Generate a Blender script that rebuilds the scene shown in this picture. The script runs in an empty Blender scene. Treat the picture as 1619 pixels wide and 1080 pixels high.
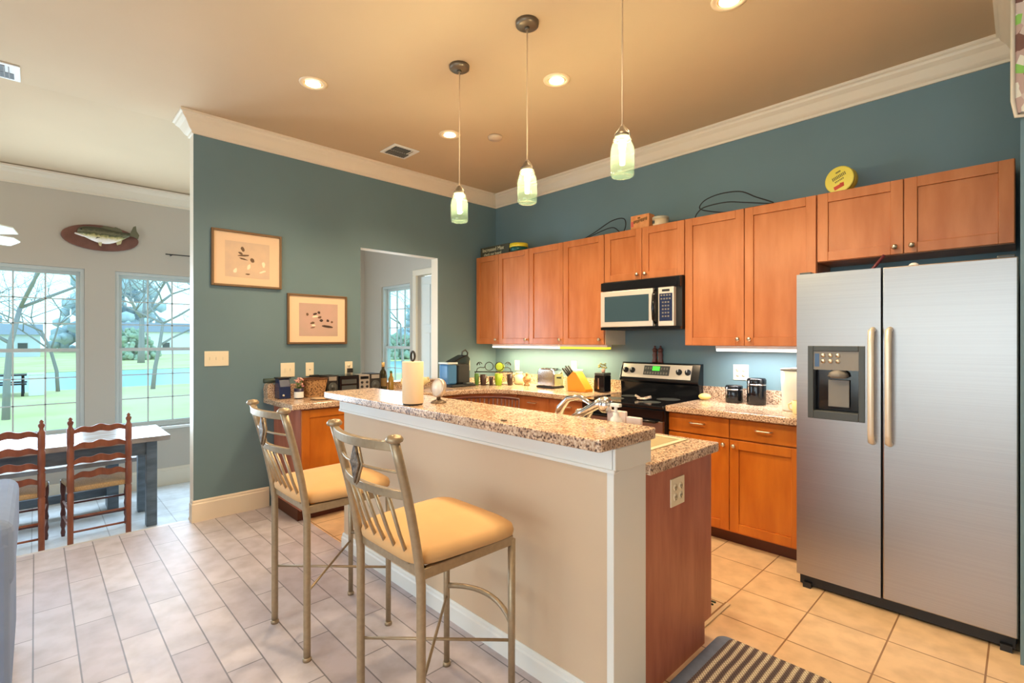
import bpy, bmesh, math, random
from mathutils import Vector, Matrix, Euler
random.seed(7)
PI = math.pi
S = bpy.context.scene
COL = S.collection

# ------------------------------------------------------------------ camera
cd = bpy.data.cameras.new('camera'); cam = bpy.data.objects.new('camera', cd); COL.objects.link(cam)
cam.location = (4.463, -4.03, 1.408); cam.rotation_euler = (PI/2, 0, math.radians(46.04))
cd.sensor_width = 36; cd.lens = 781.576/1619*36; cd.shift_y = -1.6/1619; cd.clip_start = .03; cd.clip_end = 500
S.camera = cam
# ------------------------------------------------------------------ world, exposure
W = bpy.data.worlds.new('sky'); S.world = W; W.use_nodes = True
wn = W.node_tree; bg = wn.nodes['Background']
tc = wn.nodes.new('ShaderNodeTexCoord'); sep = wn.nodes.new('ShaderNodeSeparateXYZ'); rp = wn.nodes.new('ShaderNodeValToRGB')
wn.links.new(tc.outputs['Generated'], sep.inputs[0]); wn.links.new(sep.outputs['Z'], rp.inputs[0]); wn.links.new(rp.outputs[0], bg.inputs[0])
rp.color_ramp.elements[0].position = 0.0; rp.color_ramp.elements[0].color = (.80, .93, 1, 1)
rp.color_ramp.elements[1].position = .7; rp.color_ramp.elements[1].color = (.62, .80, 1, 1)
bg.inputs[1].default_value = 2.6
S.view_settings.view_transform = 'Standard'; S.view_settings.look = 'None'
S.view_settings.exposure = 0.0; S.view_settings.gamma = 1.0; S.view_settings.use_curve_mapping = False

WARM = (1, .66, .34); WARM2 = (1, .74, .46); DAY = (.62, .81, 1)
def lamp(name, kind, loc, energy, color, rot=(0, 0, 0), **kw):
    l = bpy.data.lights.new(name, kind); o = bpy.data.objects.new(name, l); COL.objects.link(o)
    o.location = loc; o.rotation_euler = rot; l.energy = energy; l.color = color
    for k, v in kw.items(): setattr(l, k, v)
    return o
# daylight at dining and nook windows; the living-room lamp is added, unseen fill
lamp('daylight_dining', 'AREA', (-1.955, -4.07, 1.3), 46, DAY, (0, -PI/2, 0), shape='RECTANGLE', size=1.6, size_y=.72)
lamp('daylight_dining', 'AREA', (-1.955, -3.06, 1.3), 46, DAY, (0, -PI/2, 0), shape='RECTANGLE', size=1.6, size_y=.72)
lamp('daylight_dining', 'AREA', (-1.955, -5.4, 1.3), 62, DAY, (0, -PI/2, 0), shape='RECTANGLE', size=1.6, size_y=.72)
lamp('daylight_nook', 'AREA', (-1.16, -.715, 1.3), 9, DAY, (-PI/2, 0, 0), shape='RECTANGLE', size=.68, size_y=1.6)
lamp('living_fill', 'AREA', (4.2, -7.85, 1.5), 88, (.95, .97, 1), (PI/2, 0, 0), shape='RECTANGLE', size=4.6, size_y=2.0)
# recessed kitchen ceiling lights; living-room spots behind the camera are added fill
CANS = [(1.117, -2.675), (1.086, -1.506), (2.289, -1.519), (3.415, -1.475)]
for x, y in CANS + [(3.4, -2.75)]:  # last position is an assumed can out of view
    lamp('can_and_fill_spot', 'SPOT', (x, y, 3.11), 90, WARM2, (0, 0, 0), spot_size=math.radians(130), spot_blend=.7, shadow_soft_size=.06)
for x, y in [(2.2, -5.6), (4.6, -5.6), (6.6, -3.0), (6.6, -5.6)]:
    lamp('can_and_fill_spot', 'SPOT', (x, y, 3.11), 70, WARM2, (0, 0, 0), spot_size=math.radians(140), spot_blend=.7, shadow_soft_size=.06)
PEND = [(1.970, -2.09), (2.571, -2.09), (3.181, -2.09)]
for x, y in PEND:
    lamp('pendant_bulb_glow', 'POINT', (x, y, 2.27), 33, (1, .78, .5), shadow_soft_size=.03)
lamp('under_cabinet_glow', 'AREA', (.95, -.2, 1.318), 20, (1, .86, .5), (0, 0, 0), shape='RECTANGLE', size=1.5, size_y=.08)
lamp('under_cabinet_glow', 'AREA', (3.12, -.2, 1.318), 7, (.95, .97, 1), (0, 0, 0), shape='RECTANGLE', size=.6, size_y=.08)

# ------------------------------------------------------------------ materials
def s2l(c):
    return tuple(((v/255)/12.92 if v/255 <= .04045 else ((v/255+.055)/1.055)**2.4) for v in c)
def nmat(name):
    m = bpy.data.materials.new(name); m.use_nodes = True
    return m, m.node_tree, m.node_tree.nodes['Principled BSDF']
def mat(name, c, rough=.5, metal=0, var=0, scale=8, stretch=(1, 1, 1), bump=0, spec=.5, coat=0, c2=None):
    m, t, b = nmat(name); c = s2l(c)
    b.inputs['Base Color'].default_value = (*c, 1); b.inputs['Roughness'].default_value = rough
    b.inputs['Metallic'].default_value = metal; b.inputs['Specular IOR Level'].default_value = spec
    b.inputs['Coat Weight'].default_value = coat
    if var or bump or c2:
        co = t.nodes.new('ShaderNodeTexCoord'); mp = t.nodes.new('ShaderNodeMapping'); mp.inputs['Scale'].default_value = stretch
        nz = t.nodes.new('ShaderNodeTexNoise'); nz.inputs['Scale'].default_value = scale; nz.inputs['Detail'].default_value = 5
        t.links.new(co.outputs['Object'], mp.inputs[0]); t.links.new(mp.outputs[0], nz.inputs[0])
        r = t.nodes.new('ShaderNodeValToRGB')
        a = c; d = s2l(c2) if c2 else tuple(min(1, v*(1-var)) for v in c)
        r.color_ramp.elements[0].position = .35; r.color_ramp.elements[1].position = .65
        r.color_ramp.elements[0].color = (*d, 1); r.color_ramp.elements[1].color = (*a, 1)
        t.links.new(nz.outputs['Fac'], r.inputs[0]); t.links.new(r.outputs[0], b.inputs['Base Color'])
        if bump:
            bp = t.nodes.new('ShaderNodeBump'); bp.inputs['Strength'].default_value = bump; bp.inputs['Distance'].default_value = .003
            t.links.new(nz.outputs['Fac'], bp.inputs['Height']); t.links.new(bp.outputs[0], b.inputs['Normal'])
    return m
def emit(name, c, s):
    m, t, b = nmat(name); c = s2l(c)
    b.inputs['Base Color'].default_value = (*c, 1); b.inputs['Emission Color'].default_value = (*c, 1); b.inputs['Emission Strength'].default_value = s
    return m
def glass(name, tint, gloss=.08, rough=.02):
    m, t, b = nmat(name); t.nodes.remove(b); out = t.nodes['Material Output']
    tr = t.nodes.new('ShaderNodeBsdfTransparent'); tr.inputs[0].default_value = (*tint, 1)
    gl = t.nodes.new('ShaderNodeBsdfGlossy'); gl.inputs['Roughness'].default_value = rough
    mx = t.nodes.new('ShaderNodeMixShader'); fr = t.nodes.new('ShaderNodeFresnel'); fr.inputs[0].default_value = 1.45
    mu = t.nodes.new('ShaderNodeMath'); mu.operation = 'ADD'; mu.inputs[1].default_value = gloss; mu.use_clamp = True
    ge = t.nodes.new('ShaderNodeNewGeometry'); iv = t.nodes.new('ShaderNodeMath'); iv.operation = 'SUBTRACT'; iv.inputs[0].default_value = 1; t.links.new(ge.outputs['Backfacing'], iv.inputs[1])
    ml = t.nodes.new('ShaderNodeMath'); ml.operation = 'MULTIPLY'; t.links.new(mu.outputs[0], ml.inputs[0]); t.links.new(iv.outputs[0], ml.inputs[1])
    t.links.new(fr.outputs[0], mu.inputs[0]); t.links.new(ml.outputs[0], mx.inputs[0])
    t.links.new(tr.outputs[0], mx.inputs[1]); t.links.new(gl.outputs[0], mx.inputs[2]); t.links.new(mx.outputs[0], out.inputs[0])
    return m
def granite(name):
    m, t, b = nmat(name); co = t.nodes.new('ShaderNodeTexCoord')
    n1 = t.nodes.new('ShaderNodeTexNoise'); n1.inputs['Scale'].default_value = 120; n1.inputs['Detail'].default_value = 3
    n2 = t.nodes.new('ShaderNodeTexNoise'); n2.inputs['Scale'].default_value = 14; n2.inputs['Detail'].default_value = 6
    t.links.new(co.outputs['Object'], n1.inputs[0]); t.links.new(co.outputs['Object'], n2.inputs[0])
    r = t.nodes.new('ShaderNodeValToRGB'); e = r.color_ramp.elements
    e[0].position = .36; e[0].color = (*s2l((96, 78, 70)), 1); e[1].position = .62; e[1].color = (*s2l((236, 214, 188)), 1)
    for p, c in ((.41, (150, 118, 100)), (.46, (200, 164, 136)), (.54, (222, 190, 160))):
        q = e.new(p); q.color = (*s2l(c), 1)
    r2 = t.nodes.new('ShaderNodeValToRGB'); r2.color_ramp.elements[0].color = (.78, .74, .70, 1); r2.color_ramp.elements[1].color = (1, 1, 1, 1)
    r2.color_ramp.elements[0].position = .35; r2.color_ramp.elements[1].position = .6
    mx = t.nodes.new('ShaderNodeMix'); mx.data_type = 'RGBA'; mx.blend_type = 'MULTIPLY'; mx.inputs[0].default_value = 1
    t.links.new(n1.outputs['Fac'], r.inputs[0]); t.links.new(n2.outputs['Fac'], r2.inputs[0])
    t.links.new(r.outputs[0], mx.inputs[6]); t.links.new(r2.outputs[0], mx.inputs[7]); t.links.new(mx.outputs[2], b.inputs['Base Color'])
    b.inputs['Roughness'].default_value = .2; b.inputs['Specular IOR Level'].default_value = .75
    return m
def tiles(name, c1, c2, grout, w, h, off, ox, oy, mortar=.004, rough=.35, bumpy=.15):
    m, t, b = nmat(name); co = t.nodes.new('ShaderNodeTexCoord'); mp = t.nodes.new('ShaderNodeMapping'); mp.inputs['Location'].default_value = (ox, oy, 0)
    br = t.nodes.new('ShaderNodeTexBrick'); br.offset = off; br.offset_frequency = 2; br.squash = 1
    for k, v in (('Scale', 1), ('Mortar Size', mortar), ('Mortar Smooth', .3), ('Bias', 0), ('Brick Width', w), ('Row Height', h)): br.inputs[k].default_value = v
    br.inputs['Color1'].default_value = (*s2l(c1), 1); br.inputs['Color2'].default_value = (*s2l(c2), 1); br.inputs['Mortar'].default_value = (*s2l(grout), 1)
    t.links.new(co.outputs['Object'], mp.inputs[0]); t.links.new(mp.outputs[0], br.inputs[0])
    nz = t.nodes.new('ShaderNodeTexNoise'); nz.inputs['Scale'].default_value = 9; nz.inputs['Detail'].default_value = 7; t.links.new(co.outputs['Object'], nz.inputs[0])
    r = t.nodes.new('ShaderNodeValToRGB'); r.color_ramp.elements[0].color = (.8, .78, .76, 1); r.color_ramp.elements[0].position = .3; r.color_ramp.elements[1].position = .6
    mx = t.nodes.new('ShaderNodeMix'); mx.data_type = 'RGBA'; mx.blend_type = 'MULTIPLY'; mx.inputs[0].default_value = 1
    t.links.new(nz.outputs['Fac'], r.inputs[0]); t.links.new(br.outputs['Color'], mx.inputs[6]); t.links.new(r.outputs[0], mx.inputs[7]); t.links.new(mx.outputs[2], b.inputs['Base Color'])
    bp = t.nodes.new('ShaderNodeBump'); bp.invert = True; bp.inputs['Strength'].default_value = bumpy; bp.inputs['Distance'].default_value = .002
    t.links.new(br.outputs['Fac'], bp.inputs['Height']); t.links.new(bp.outputs[0], b.inputs['Normal'])
    b.inputs['Roughness'].default_value = rough
    return m
def weave(name, ca, cb, s=120):
    m, t, b = nmat(name); co = t.nodes.new('ShaderNodeTexCoord'); ch = t.nodes.new('ShaderNodeTexVoronoi'); ch.inputs['Scale'].default_value = s
    r = t.nodes.new('ShaderNodeValToRGB'); r.color_ramp.elements[0].color = (*s2l(ca), 1); r.color_ramp.elements[1].color = (*s2l(cb), 1)
    r.color_ramp.elements[0].position = .2; r.color_ramp.elements[1].position = .6
    t.links.new(co.outputs['Object'], ch.inputs[0]); t.links.new(ch.outputs['Distance'], r.inputs[0]); t.links.new(r.outputs[0], b.inputs['Base Color'])
    b.inputs['Roughness'].default_value = .8
    return m

TEAL = mat('teal_wall_paint', (106, 132, 140), .55, var=.06, scale=2)
BEIGE = mat('beige_wall_paint', (196, 186, 172), .7)
CREAM = mat('cream_trim_paint', (232, 218, 196), .45)
WHITE = mat('white_paint', (235, 235, 230), .4)
CEIL = mat('ceiling_paint', (208, 182, 148), .85, var=.05, scale=1.5)
PONY = mat('bar_wall_paint', (216, 190, 160), .6, var=.03, scale=3)
GRAN = granite('speckled_brown_laminate')
MAPLE = mat('honey_maple', (202, 126, 74), .33, c2=(186, 108, 56), scale=4, stretch=(3, 3, .6))
MAPLEB = mat('amber_maple', (204, 118, 38), .33, c2=(186, 100, 28), scale=4, stretch=(3, 3, .6))
CHERRY = mat('reddish_cherry_veneer', (190, 118, 92), .4, c2=(168, 96, 74), scale=6, stretch=(2.5, 2.5, .5))
KICK = mat('dark_toe_kick', (92, 48, 26), .6)
STEEL = mat('brushed_stainless', (170, 165, 162), .36, 1, var=.06, scale=40, stretch=(.02, .02, 6))
CHROME = mat('chrome', (220, 220, 222), .12, 1)
NICKEL = mat('satin_nickel', (226, 214, 194), .28, 1)
BLACK = mat('gloss_black', (18, 19, 23), .12)
BLACKM = mat('matte_black', (26, 26, 28), .5)
CHAR = mat('charcoal_plastic', (66, 70, 70), .4)
GREYP = mat('grey_plastic', (130, 124, 116), .4)
IRON = mat('wrought_iron', (48, 42, 36), .5, .4)
STOOL = mat('champagne_metal', (172, 152, 124), .38, .55, var=.12, scale=60)
TAN = mat('tan_suede', (208, 164, 112), .8, var=.06, scale=6, bump=.15)
BRONZE = mat('bronze_scrollwork', (140, 120, 98), .45, .5, c2=(72, 60, 50), scale=70, bump=1)
CHAIRW = mat('red_brown_turned_wood', (142, 82, 56), .4, c2=(116, 62, 42), scale=9, stretch=(2, 2, .5))
CHAIRD = mat('dark_turned_wood', (92, 48, 42), .35)
RUSH = mat('woven_rush', (190, 160, 116), .8, c2=(150, 120, 84), scale=60, stretch=(1, 8, 1))
TBLUE = mat('grey_blue_painted_wood', (112, 124, 134), .45, c2=(86, 98, 108), scale=10, stretch=(2, .5, 2))
TTOP = mat('weathered_plank_tabletop', (170, 168, 166), .25, c2=(142, 122, 108), scale=6, stretch=(5, .6, 1))
SOFA = mat('blue_grey_upholstery', (128, 148, 186), .85, var=.08, scale=10)
PANE = glass('window_glass', (.78, .97, 1.0), .03)
CLEAR = glass('clear_plastic', (.86, .9, .9), .12, .1)
JARG = glass('aqua_jar_glass', (.86, .98, .88), .02)
_t = JARG.node_tree; _o = _t.nodes['Material Output']; _l = _o.inputs[0].links[0].from_socket
_m = _t.nodes.new('ShaderNodeMixShader'); _m.inputs[0].default_value = .022; _tr = _t.nodes.new('ShaderNodeBsdfTranslucent'); _tr.inputs[0].default_value = (.62, .92, .66, 1)
_t.links.new(_l, _m.inputs[1]); _t.links.new(_tr.outputs[0], _m.inputs[2]); _t.links.new(_m.outputs[0], _o.inputs[0])
BLUEG = glass('blue_tank', (.35, .62, .9), .15, .05)
PLATE = mat('ivory_plate', (240, 226, 196), .4)
PAPER = mat('paper_towel', (244, 216, 178), .9, bump=.3, scale=70)
WICK = weave('wicker', (84, 52, 28), (176, 132, 84), 70)
LIME = mat('lime_glaze', (150, 180, 40), .3)
GREENC = mat('green_glaze', (88, 128, 52), .3)
BROWNC = mat('brown_glaze', (60, 38, 34), .3)
YEL = mat('yellow_plastic', (236, 210, 50), .4)
MUST = mat('orange_wood', (232, 150, 34), .5)
POTT = mat('cream_pottery', (238, 218, 160), .35)
NAVY = mat('navy_enamel', (34, 46, 82), .25)
TANK = glass('smoke', (.5, .5, .5), .1)
DOORW = mat('white_door_paint', (226, 228, 222), .4)

# ------------------------------------------------------------------ mesh helpers
def wloc(o):
    v = Vector((0, 0, 0))
    while o: v += o.location; o = o.parent
    return v
class MB:
    def __init__(s): s.v = []; s.f = []; s.sm = []; s.mi = []; s.cur = 0
    def add(s, vs, fs, sm=False):
        n = len(s.v); s.v += [Vector(p) for p in vs]
        for f in fs: s.f.append([n+i for i in f]); s.sm.append(sm); s.mi.append(s.cur)
        return s
    def slot(s, i): s.cur = i; return s
    def box(s, x0, y0, z0, x1, y1, z1):
        x0, x1 = sorted((x0, x1)); y0, y1 = sorted((y0, y1)); z0, z1 = sorted((z0, z1))
        return s.add([(x0, y0, z0), (x1, y0, z0), (x1, y1, z0), (x0, y1, z0), (x0, y0, z1), (x1, y0, z1), (x1, y1, z1), (x0, y1, z1)],
                     [(3, 2, 1, 0), (4, 5, 6, 7), (0, 1, 5, 4), (1, 2, 6, 5), (2, 3, 7, 6), (3, 0, 4, 7)])
    def ringx(s, x0, x1, y0, y1, z0, z1, t, tb=None):
        tb = tb or t
        return s.box(x0, y0, z0, x1, y0+t, z1).box(x0, y1-t, z0, x1, y1, z1).box(x0, y0+t, z0, x1, y1-t, z0+tb).box(x0, y0+t, z1-t, x1, y1-t, z1)
    def ringy(s, y0, y1, x0, x1, z0, z1, t, tb=None, tt=None):
        tb = tb or t; tt = tt or t
        return s.box(x0, y0, z0, x0+t, y1, z1).box(x1-t, y0, z0, x1, y1, z1).box(x0+t, y0, z0, x1-t, y1, z0+tb).box(x0+t, y0, z1-tt, x1-t, y1, z1)
    def lathe(s, c, prof, n=24, axis=(0, 0, 1), sm=True, cap=True):
        # prof: list of (radius, height) along axis from c
        ax = Vector(axis).normalized(); q = Vector((0, 0, 1)).rotation_difference(ax).to_matrix(); c = Vector(c)
        vs = []; fs = []
        for r, h in prof:
            for k in range(n):
                a = 2*PI*k/n; vs.append(c+q@Vector((r*math.cos(a), r*math.sin(a), h)))
        for i in range(len(prof)-1):
            for k in range(n):
                k2 = (k+1) % n; fs.append((i*n+k, i*n+k2, (i+1)*n+k2, (i+1)*n+k))
        s.add(vs, fs, sm)
        if cap:
            m = len(s.v)-len(vs)
            for i, rev in ((0, True), (len(prof)-1, False)):
                if prof[i][0] > 1e-5:
                    f = [m+i*n+k for k in range(n)]; s.f.append(f[::-1] if rev else f); s.sm.append(False); s.mi.append(s.cur)
        return s
    def cyl(s, p0, p1, r0, r1=None, n=16, sm=True):
        p0 = Vector(p0); p1 = Vector(p1); r1 = r0 if r1 is None else r1
        return s.lathe(p0, [(r0, 0), (r1, (p1-p0).length)], n, p1-p0, sm)
    def tube(s, pts, r, n=8, closed=False):
        pts = [Vector(p) for p in pts]; m = len(pts); rr = r if isinstance(r, (list, tuple)) else [r]*m
        vs = []; prev = None
        for i, p in enumerate(pts):
            a = pts[(i-1) % m] if (i > 0 or closed) else p; b = pts[(i+1) % m] if (i < m-1 or closed) else p
            t = (b-a).normalized()
            if prev is None:
                u = t.orthogonal().normalized()
            else:
                u = (prev-t*prev.dot(t)).normalized()
            prev = u; w = t.cross(u)
            for k in range(n):
                an = 2*PI*k/n; vs.append(p+(u*math.cos(an)+w*math.sin(an))*rr[i])
        fs = []
        for i in range(m if closed else m-1):
            j = (i+1) % m
            for k in range(n):
                k2 = (k+1) % n; fs.append((i*n+k, i*n+k2, j*n+k2, j*n+k))
        if not closed:
            fs.append(tuple(range(n))[::-1]); fs.append(tuple((m-1)*n+k for k in range(n)))
        return s.add(vs, fs, True)
    def prism(s, poly, fn0, fn1):
        # poly: list of 2D points; fn0/fn1 map 2D -> 3D for both ends
        n = len(poly); vs = [fn0(p) for p in poly]+[fn1(p) for p in poly]
        fs = [tuple(range(n))[::-1], tuple(range(n, 2*n))]+[(i, (i+1) % n, n+(i+1) % n, n+i) for i in range(n)]
        return s.add(vs, fs)
    def zprism(s, poly, z0, z1): return s.prism(poly, lambda p: (p[0], p[1], z0), lambda p: (p[0], p[1], z1))
    def xprism(s, poly, x0, x1): return s.prism(poly, lambda p: (x0, p[0], p[1]), lambda p: (x1, p[0], p[1]))
    def yprism(s, poly, y0, y1): return s.prism(poly, lambda p: (p[0], y0, p[1]), lambda p: (p[0], y1, p[1]))
    def ball(s, c, r, n=16, sc=(1, 1, 1)):
        k = n//2; vs = []; fs = []; c = Vector(c)
        for i in range(k+1):
            th = PI*i/k
            for j in range(n):
                a = 2*PI*j/n; vs.append(c+Vector((r*sc[0]*math.sin(th)*math.cos(a), r*sc[1]*math.sin(th)*math.sin(a), -r*sc[2]*math.cos(th))))
        for i in range(k):
            for j in range(n): fs.append((i*n+j, i*n+(j+1) % n, (i+1)*n+(j+1) % n, (i+1)*n+j))
        return s.add(vs, fs, True)
    def sweep(s, path, prof):
        # path: 2D points, prof: (offset to the left of travel, z)
        n = len(path); P = [Vector(p) for p in path]; rows = []
        for i in range(n):
            ds = []
            if i > 0: ds.append((P[i]-P[i-1]).normalized())
            if i < n-1: ds.append((P[i+1]-P[i]).normalized())
            ns = [Vector((-d.y, d.x)) for d in ds]
            if len(ns) == 2:
                m = ns[0]+ns[1]; m = m/(m.length_squared/2) if m.length > 1e-6 else ns[0]
            else: m = ns[0]
            rows.append([(P[i].x+m.x*o, P[i].y+m.y*o, z) for o, z in prof])
        k = len(prof); vs = [p for r in rows for p in r]; fs = []
        for i in range(n-1):
            for j in range(k): fs.append((i*k+j, i*k+(j+1) % k, (i+1)*k+(j+1) % k, (i+1)*k+j))
        fs.append(tuple(range(k))); fs.append(tuple((n-1)*k+j for j in range(k))[::-1])
        return s.add(vs, fs)
    def build(s, name, mats, parent=None, bevel=0, seg=2, local=False, origin=None, subsurf=0):
        me = bpy.data.meshes.new(name)
        if parent is not None: off = Vector((0, 0, 0)) if local else wloc(parent)
        elif origin is not None: off = Vector(origin)
        else:
            xs = [v.x for v in s.v]; ys = [v.y for v in s.v]; off = Vector(((min(xs)+max(xs))/2, (min(ys)+max(ys))/2, min(v.z for v in s.v)))
        me.from_pydata([tuple(v-off) for v in s.v], [], s.f)
        for i, p in enumerate(me.polygons): p.use_smooth = s.sm[i]; p.material_index = s.mi[i]
        for m in (mats if isinstance(mats, (list, tuple)) else [mats]): me.materials.append(m)
        bm = bmesh.new(); bm.from_mesh(me); bmesh.ops.recalc_face_normals(bm, faces=bm.faces); bm.to_mesh(me); bm.free()
        o = bpy.data.objects.new(name, me); COL.objects.link(o)
        if parent is not None: o.parent = parent
        else: o.location = off
        if bevel:
            b = o.modifiers.new('bevel', 'BEVEL'); b.width = bevel; b.segments = seg; b.limit_method = 'ANGLE'; b.angle_limit = math.radians(40)
        if subsurf:
            q = o.modifiers.new('sub', 'SUBSURF'); q.levels = subsurf; q.render_levels = subsurf
        return o
def tag(o, label, cat, group=None, kind=None):
    o['label'] = label; o['category'] = cat
    if group: o['group'] = group
    if kind: o['kind'] = kind
    return o
def thing(name, label, cat, loc, rotz=0, group=None):
    o = bpy.data.objects.new(name, None); COL.objects.link(o); o.location = loc; o.rotation_euler = (0, 0, rotz); o.empty_display_size = .05
    return tag(o, label, cat, group)
def struct(o): o['kind'] = 'structure'; return o
KIDS = {}
def copy_tree(o, parent=None):
    c = o.copy(); COL.objects.link(c)
    if parent: c.parent = parent
    for ch in list(o.children): copy_tree(ch, c)
    return c
def text_mesh(body, size, depth=.001, align='CENTER'):
    cu = bpy.data.curves.new('t', 'FONT'); cu.body = body; cu.size = size; cu.extrude = depth; cu.align_x = align; cu.align_y = 'CENTER'
    o = bpy.data.objects.new('t', cu); COL.objects.link(o); dg = bpy.context.evaluated_depsgraph_get()
    me = bpy.data.meshes.new_from_object(o.evaluated_get(dg)); bpy.data.objects.remove(o); return me
def lettering(body, size, m, parent, M4, name='lettering'):
    me = text_mesh(body, size); me.transform(M4); me.materials.clear(); me.materials.append(m)
    o = bpy.data.objects.new(name, me); COL.objects.link(o); o.parent = parent; return o

# ================================================================== SETTING
CZ = 3.152; FL = -.155
def wall_mb(axis, a0, a1, u0, u1, z0, z1, holes):
    """wall slab: axis 'x' means plane normal to x between a0..a1, u along y"""
    m = MB(); us = sorted({u0, u1, *[h[0] for h in holes], *[h[1] for h in holes]}); zs = sorted({z0, z1, *[h[2] for h in holes], *[h[3] for h in holes]})
    for i in range(len(us)-1):
        run = []
        for j in range(len(zs)-1):
            uc = (us[i]+us[i+1])/2; zc = (zs[j]+zs[j+1])/2
            if any(h[0] < uc < h[1] and h[2] < zc < h[3] for h in holes): run.append(None)
            else: run.append((zs[j], zs[j+1]))
        k = 0
        while k < len(run):
            if run[k]:
                b = k
                while b+1 < len(run) and run[b+1]: b += 1
                if axis == 'x': m.box(a0, us[i], run[k][0], a1, us[i+1], run[b][1])
                else: m.box(us[i], a0, run[k][0], us[i+1], a1, run[b][1])
                k = b+1
            else: k += 1
    return m
def paint(o, test, idx):
    for p in o.data.polygons:
        if test(p.center+o.location, p.normal): p.material_index = idx
PLANK = tiles('plank_tile_floor', (204, 198, 204), (188, 180, 188), (130, 126, 132), .6, .1475, .5, .28, .055, .0035, .48)
KTILE = tiles('cream_square_tile', (232, 200, 160), (222, 188, 146), (150, 112, 78), .333, .333, 0, -.02, .155, .004, .3)
DTILE = tiles('dining_pale_tile', (224, 228, 230), (214, 220, 224), (176, 178, 180), .45, .45, 0, 0, 0, .004, .35)
f = MB().box(-.07, -8, -.3, 8, -2.50, 0).build('floor', PLANK, origin=(0, 0, 0)); struct(f)
f = MB().box(0, -2.50, -.3, 8, 0, 0).build('floor', KTILE, origin=(0, 0, 0)); struct(f)
f = MB().box(-2.1, -8, -.4, -.07, -.6, FL).build('floor', DTILE, origin=(0, 0, 0)); struct(f)
f = MB().box(-.11, -8, FL, -.07, -3.16, -.002).build('trim_1', mat('step_riser', (196, 188, 178), .4), origin=(0, 0, 0)); struct(f)
c = MB().box(-.25, -8.1, CZ, 8.1, .12, CZ+.1)
c.add([(-.25, -8.1, CZ), (-.25, -.6, CZ), (-2.1, -.6, 2.985), (-2.1, -8.1, 2.985), (-.25, -8.1, CZ+.1), (-.25, -.6, CZ+.1), (-2.1, -.6, CZ+.1), (-2.1, -8.1, CZ+.1)],
      [(0, 1, 2, 3), (4, 7, 6, 5), (0, 4, 5, 1), (1, 5, 6, 2), (2, 6, 7, 3), (3, 7, 4, 0)])
struct(c.build('ceiling', CEIL, origin=(0, 0, 0)))
OP = (-1.763, -.857, .982, 2.308)   # pass-through opening in the picture wall
w = wall_mb('x', -.12, 0, -3.15, .12, FL, CZ, [OP]).build('wall_left', [BEIGE, TEAL, CREAM], origin=(0, 0, 0)); struct(w)
paint(w, lambda c, n: n.x > .9 and c.x > -.01, 1); paint(w, lambda c, n: abs(n.x) < .5, 2)
w = wall_mb('y', 0, .12, 0, 8, 0, CZ, []).build('wall_back', TEAL, origin=(0, 0, 0)); struct(w)
struct(MB().box(4.45, -.95, 0, 4.57, 0, CZ).build('wall_right', TEAL, origin=(0, 0, 0)))
struct(MB().box(8, -8, 0, 8.1, .12, CZ).build('wall_far_right', BEIGE, origin=(0, 0, 0)))
WA = (-4.46, -3.68); WB = (-3.445, -2.665); WC = (-5.79, -5.01); ZS = .485; ZH = 2.115
struct(wall_mb('x', -2.1, -1.97, -8, -.58, FL, CZ, [(*q, ZS, ZH) for q in (WA, WB, WC)]).build('wall_dining', BEIGE, origin=(0, 0, 0)))
NW = (-1.505, -.808, ZS, 2.12); ND = (-.66, -.14, FL, 2.2)
struct(wall_mb('y', -.7, -.58, -1.97, -.12, FL, CZ, [NW, ND]).build('wall_nook', BEIGE, origin=(0, 0, 0)))
LW = [(2.0, 3.4, .5, 2.5), (3.5, 4.9, .5, 2.5), (5.0, 6.4, .5, 2.5)]  # unseen windows behind the camera, added to let sky light in
struct(wall_mb('y', -8.1, -8, -2.1, 8.1, FL, CZ, LW).build('wall_front', BEIGE, origin=(0, 0, 0)))
# crown moulding and baseboards
def crown(z): return [(0, z-.144), (.012, z-.144), (.014, z-.128), (.026, z-.118), (.034, z-.108), (.06, z-.062), (.082, z-.040), (.088, z-.026), (.1, z-.018), (.1, z), (0, z)]
struct(MB().sweep([(4.45, -.95), (4.45, 0), (0, 0), (0, -3.15), (-.12, -3.15), (-.12, -.7)], crown(CZ)).build('trim_2', CREAM, origin=(0, 0, 0)))
struct(MB().sweep([(-1.97, -.7), (-1.97, -8)], [(o, z-.155) for o, z in crown(CZ)]).build('trim_3', CREAM, origin=(0, 0, 0)))
def base(z, h): return [(0, z), (.014, z), (.014, z+h-.03), (.009, z+h-.022), (.009, z+h-.01), (.004, z+h), (0, z+h)]
struct(MB().sweep([(0, -2.60), (0, -3.15), (-.07, -3.15)], base(0, .167)).build('baseboard_left', CREAM, origin=(0, 0, 0)))
struct(MB().sweep([(-.09, -3.15), (-.12, -3.15), (-.12, -.7)], base(FL, .17)).build('baseboard_hall', CREAM, origin=(0, 0, 0)))
struct(MB().sweep([(-1.5, -.7), (-1.97, -.7), (-1.97, -8)], base(FL, .19)).build('baseboard_dining', CREAM, origin=(0, 0, 0)))

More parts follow.
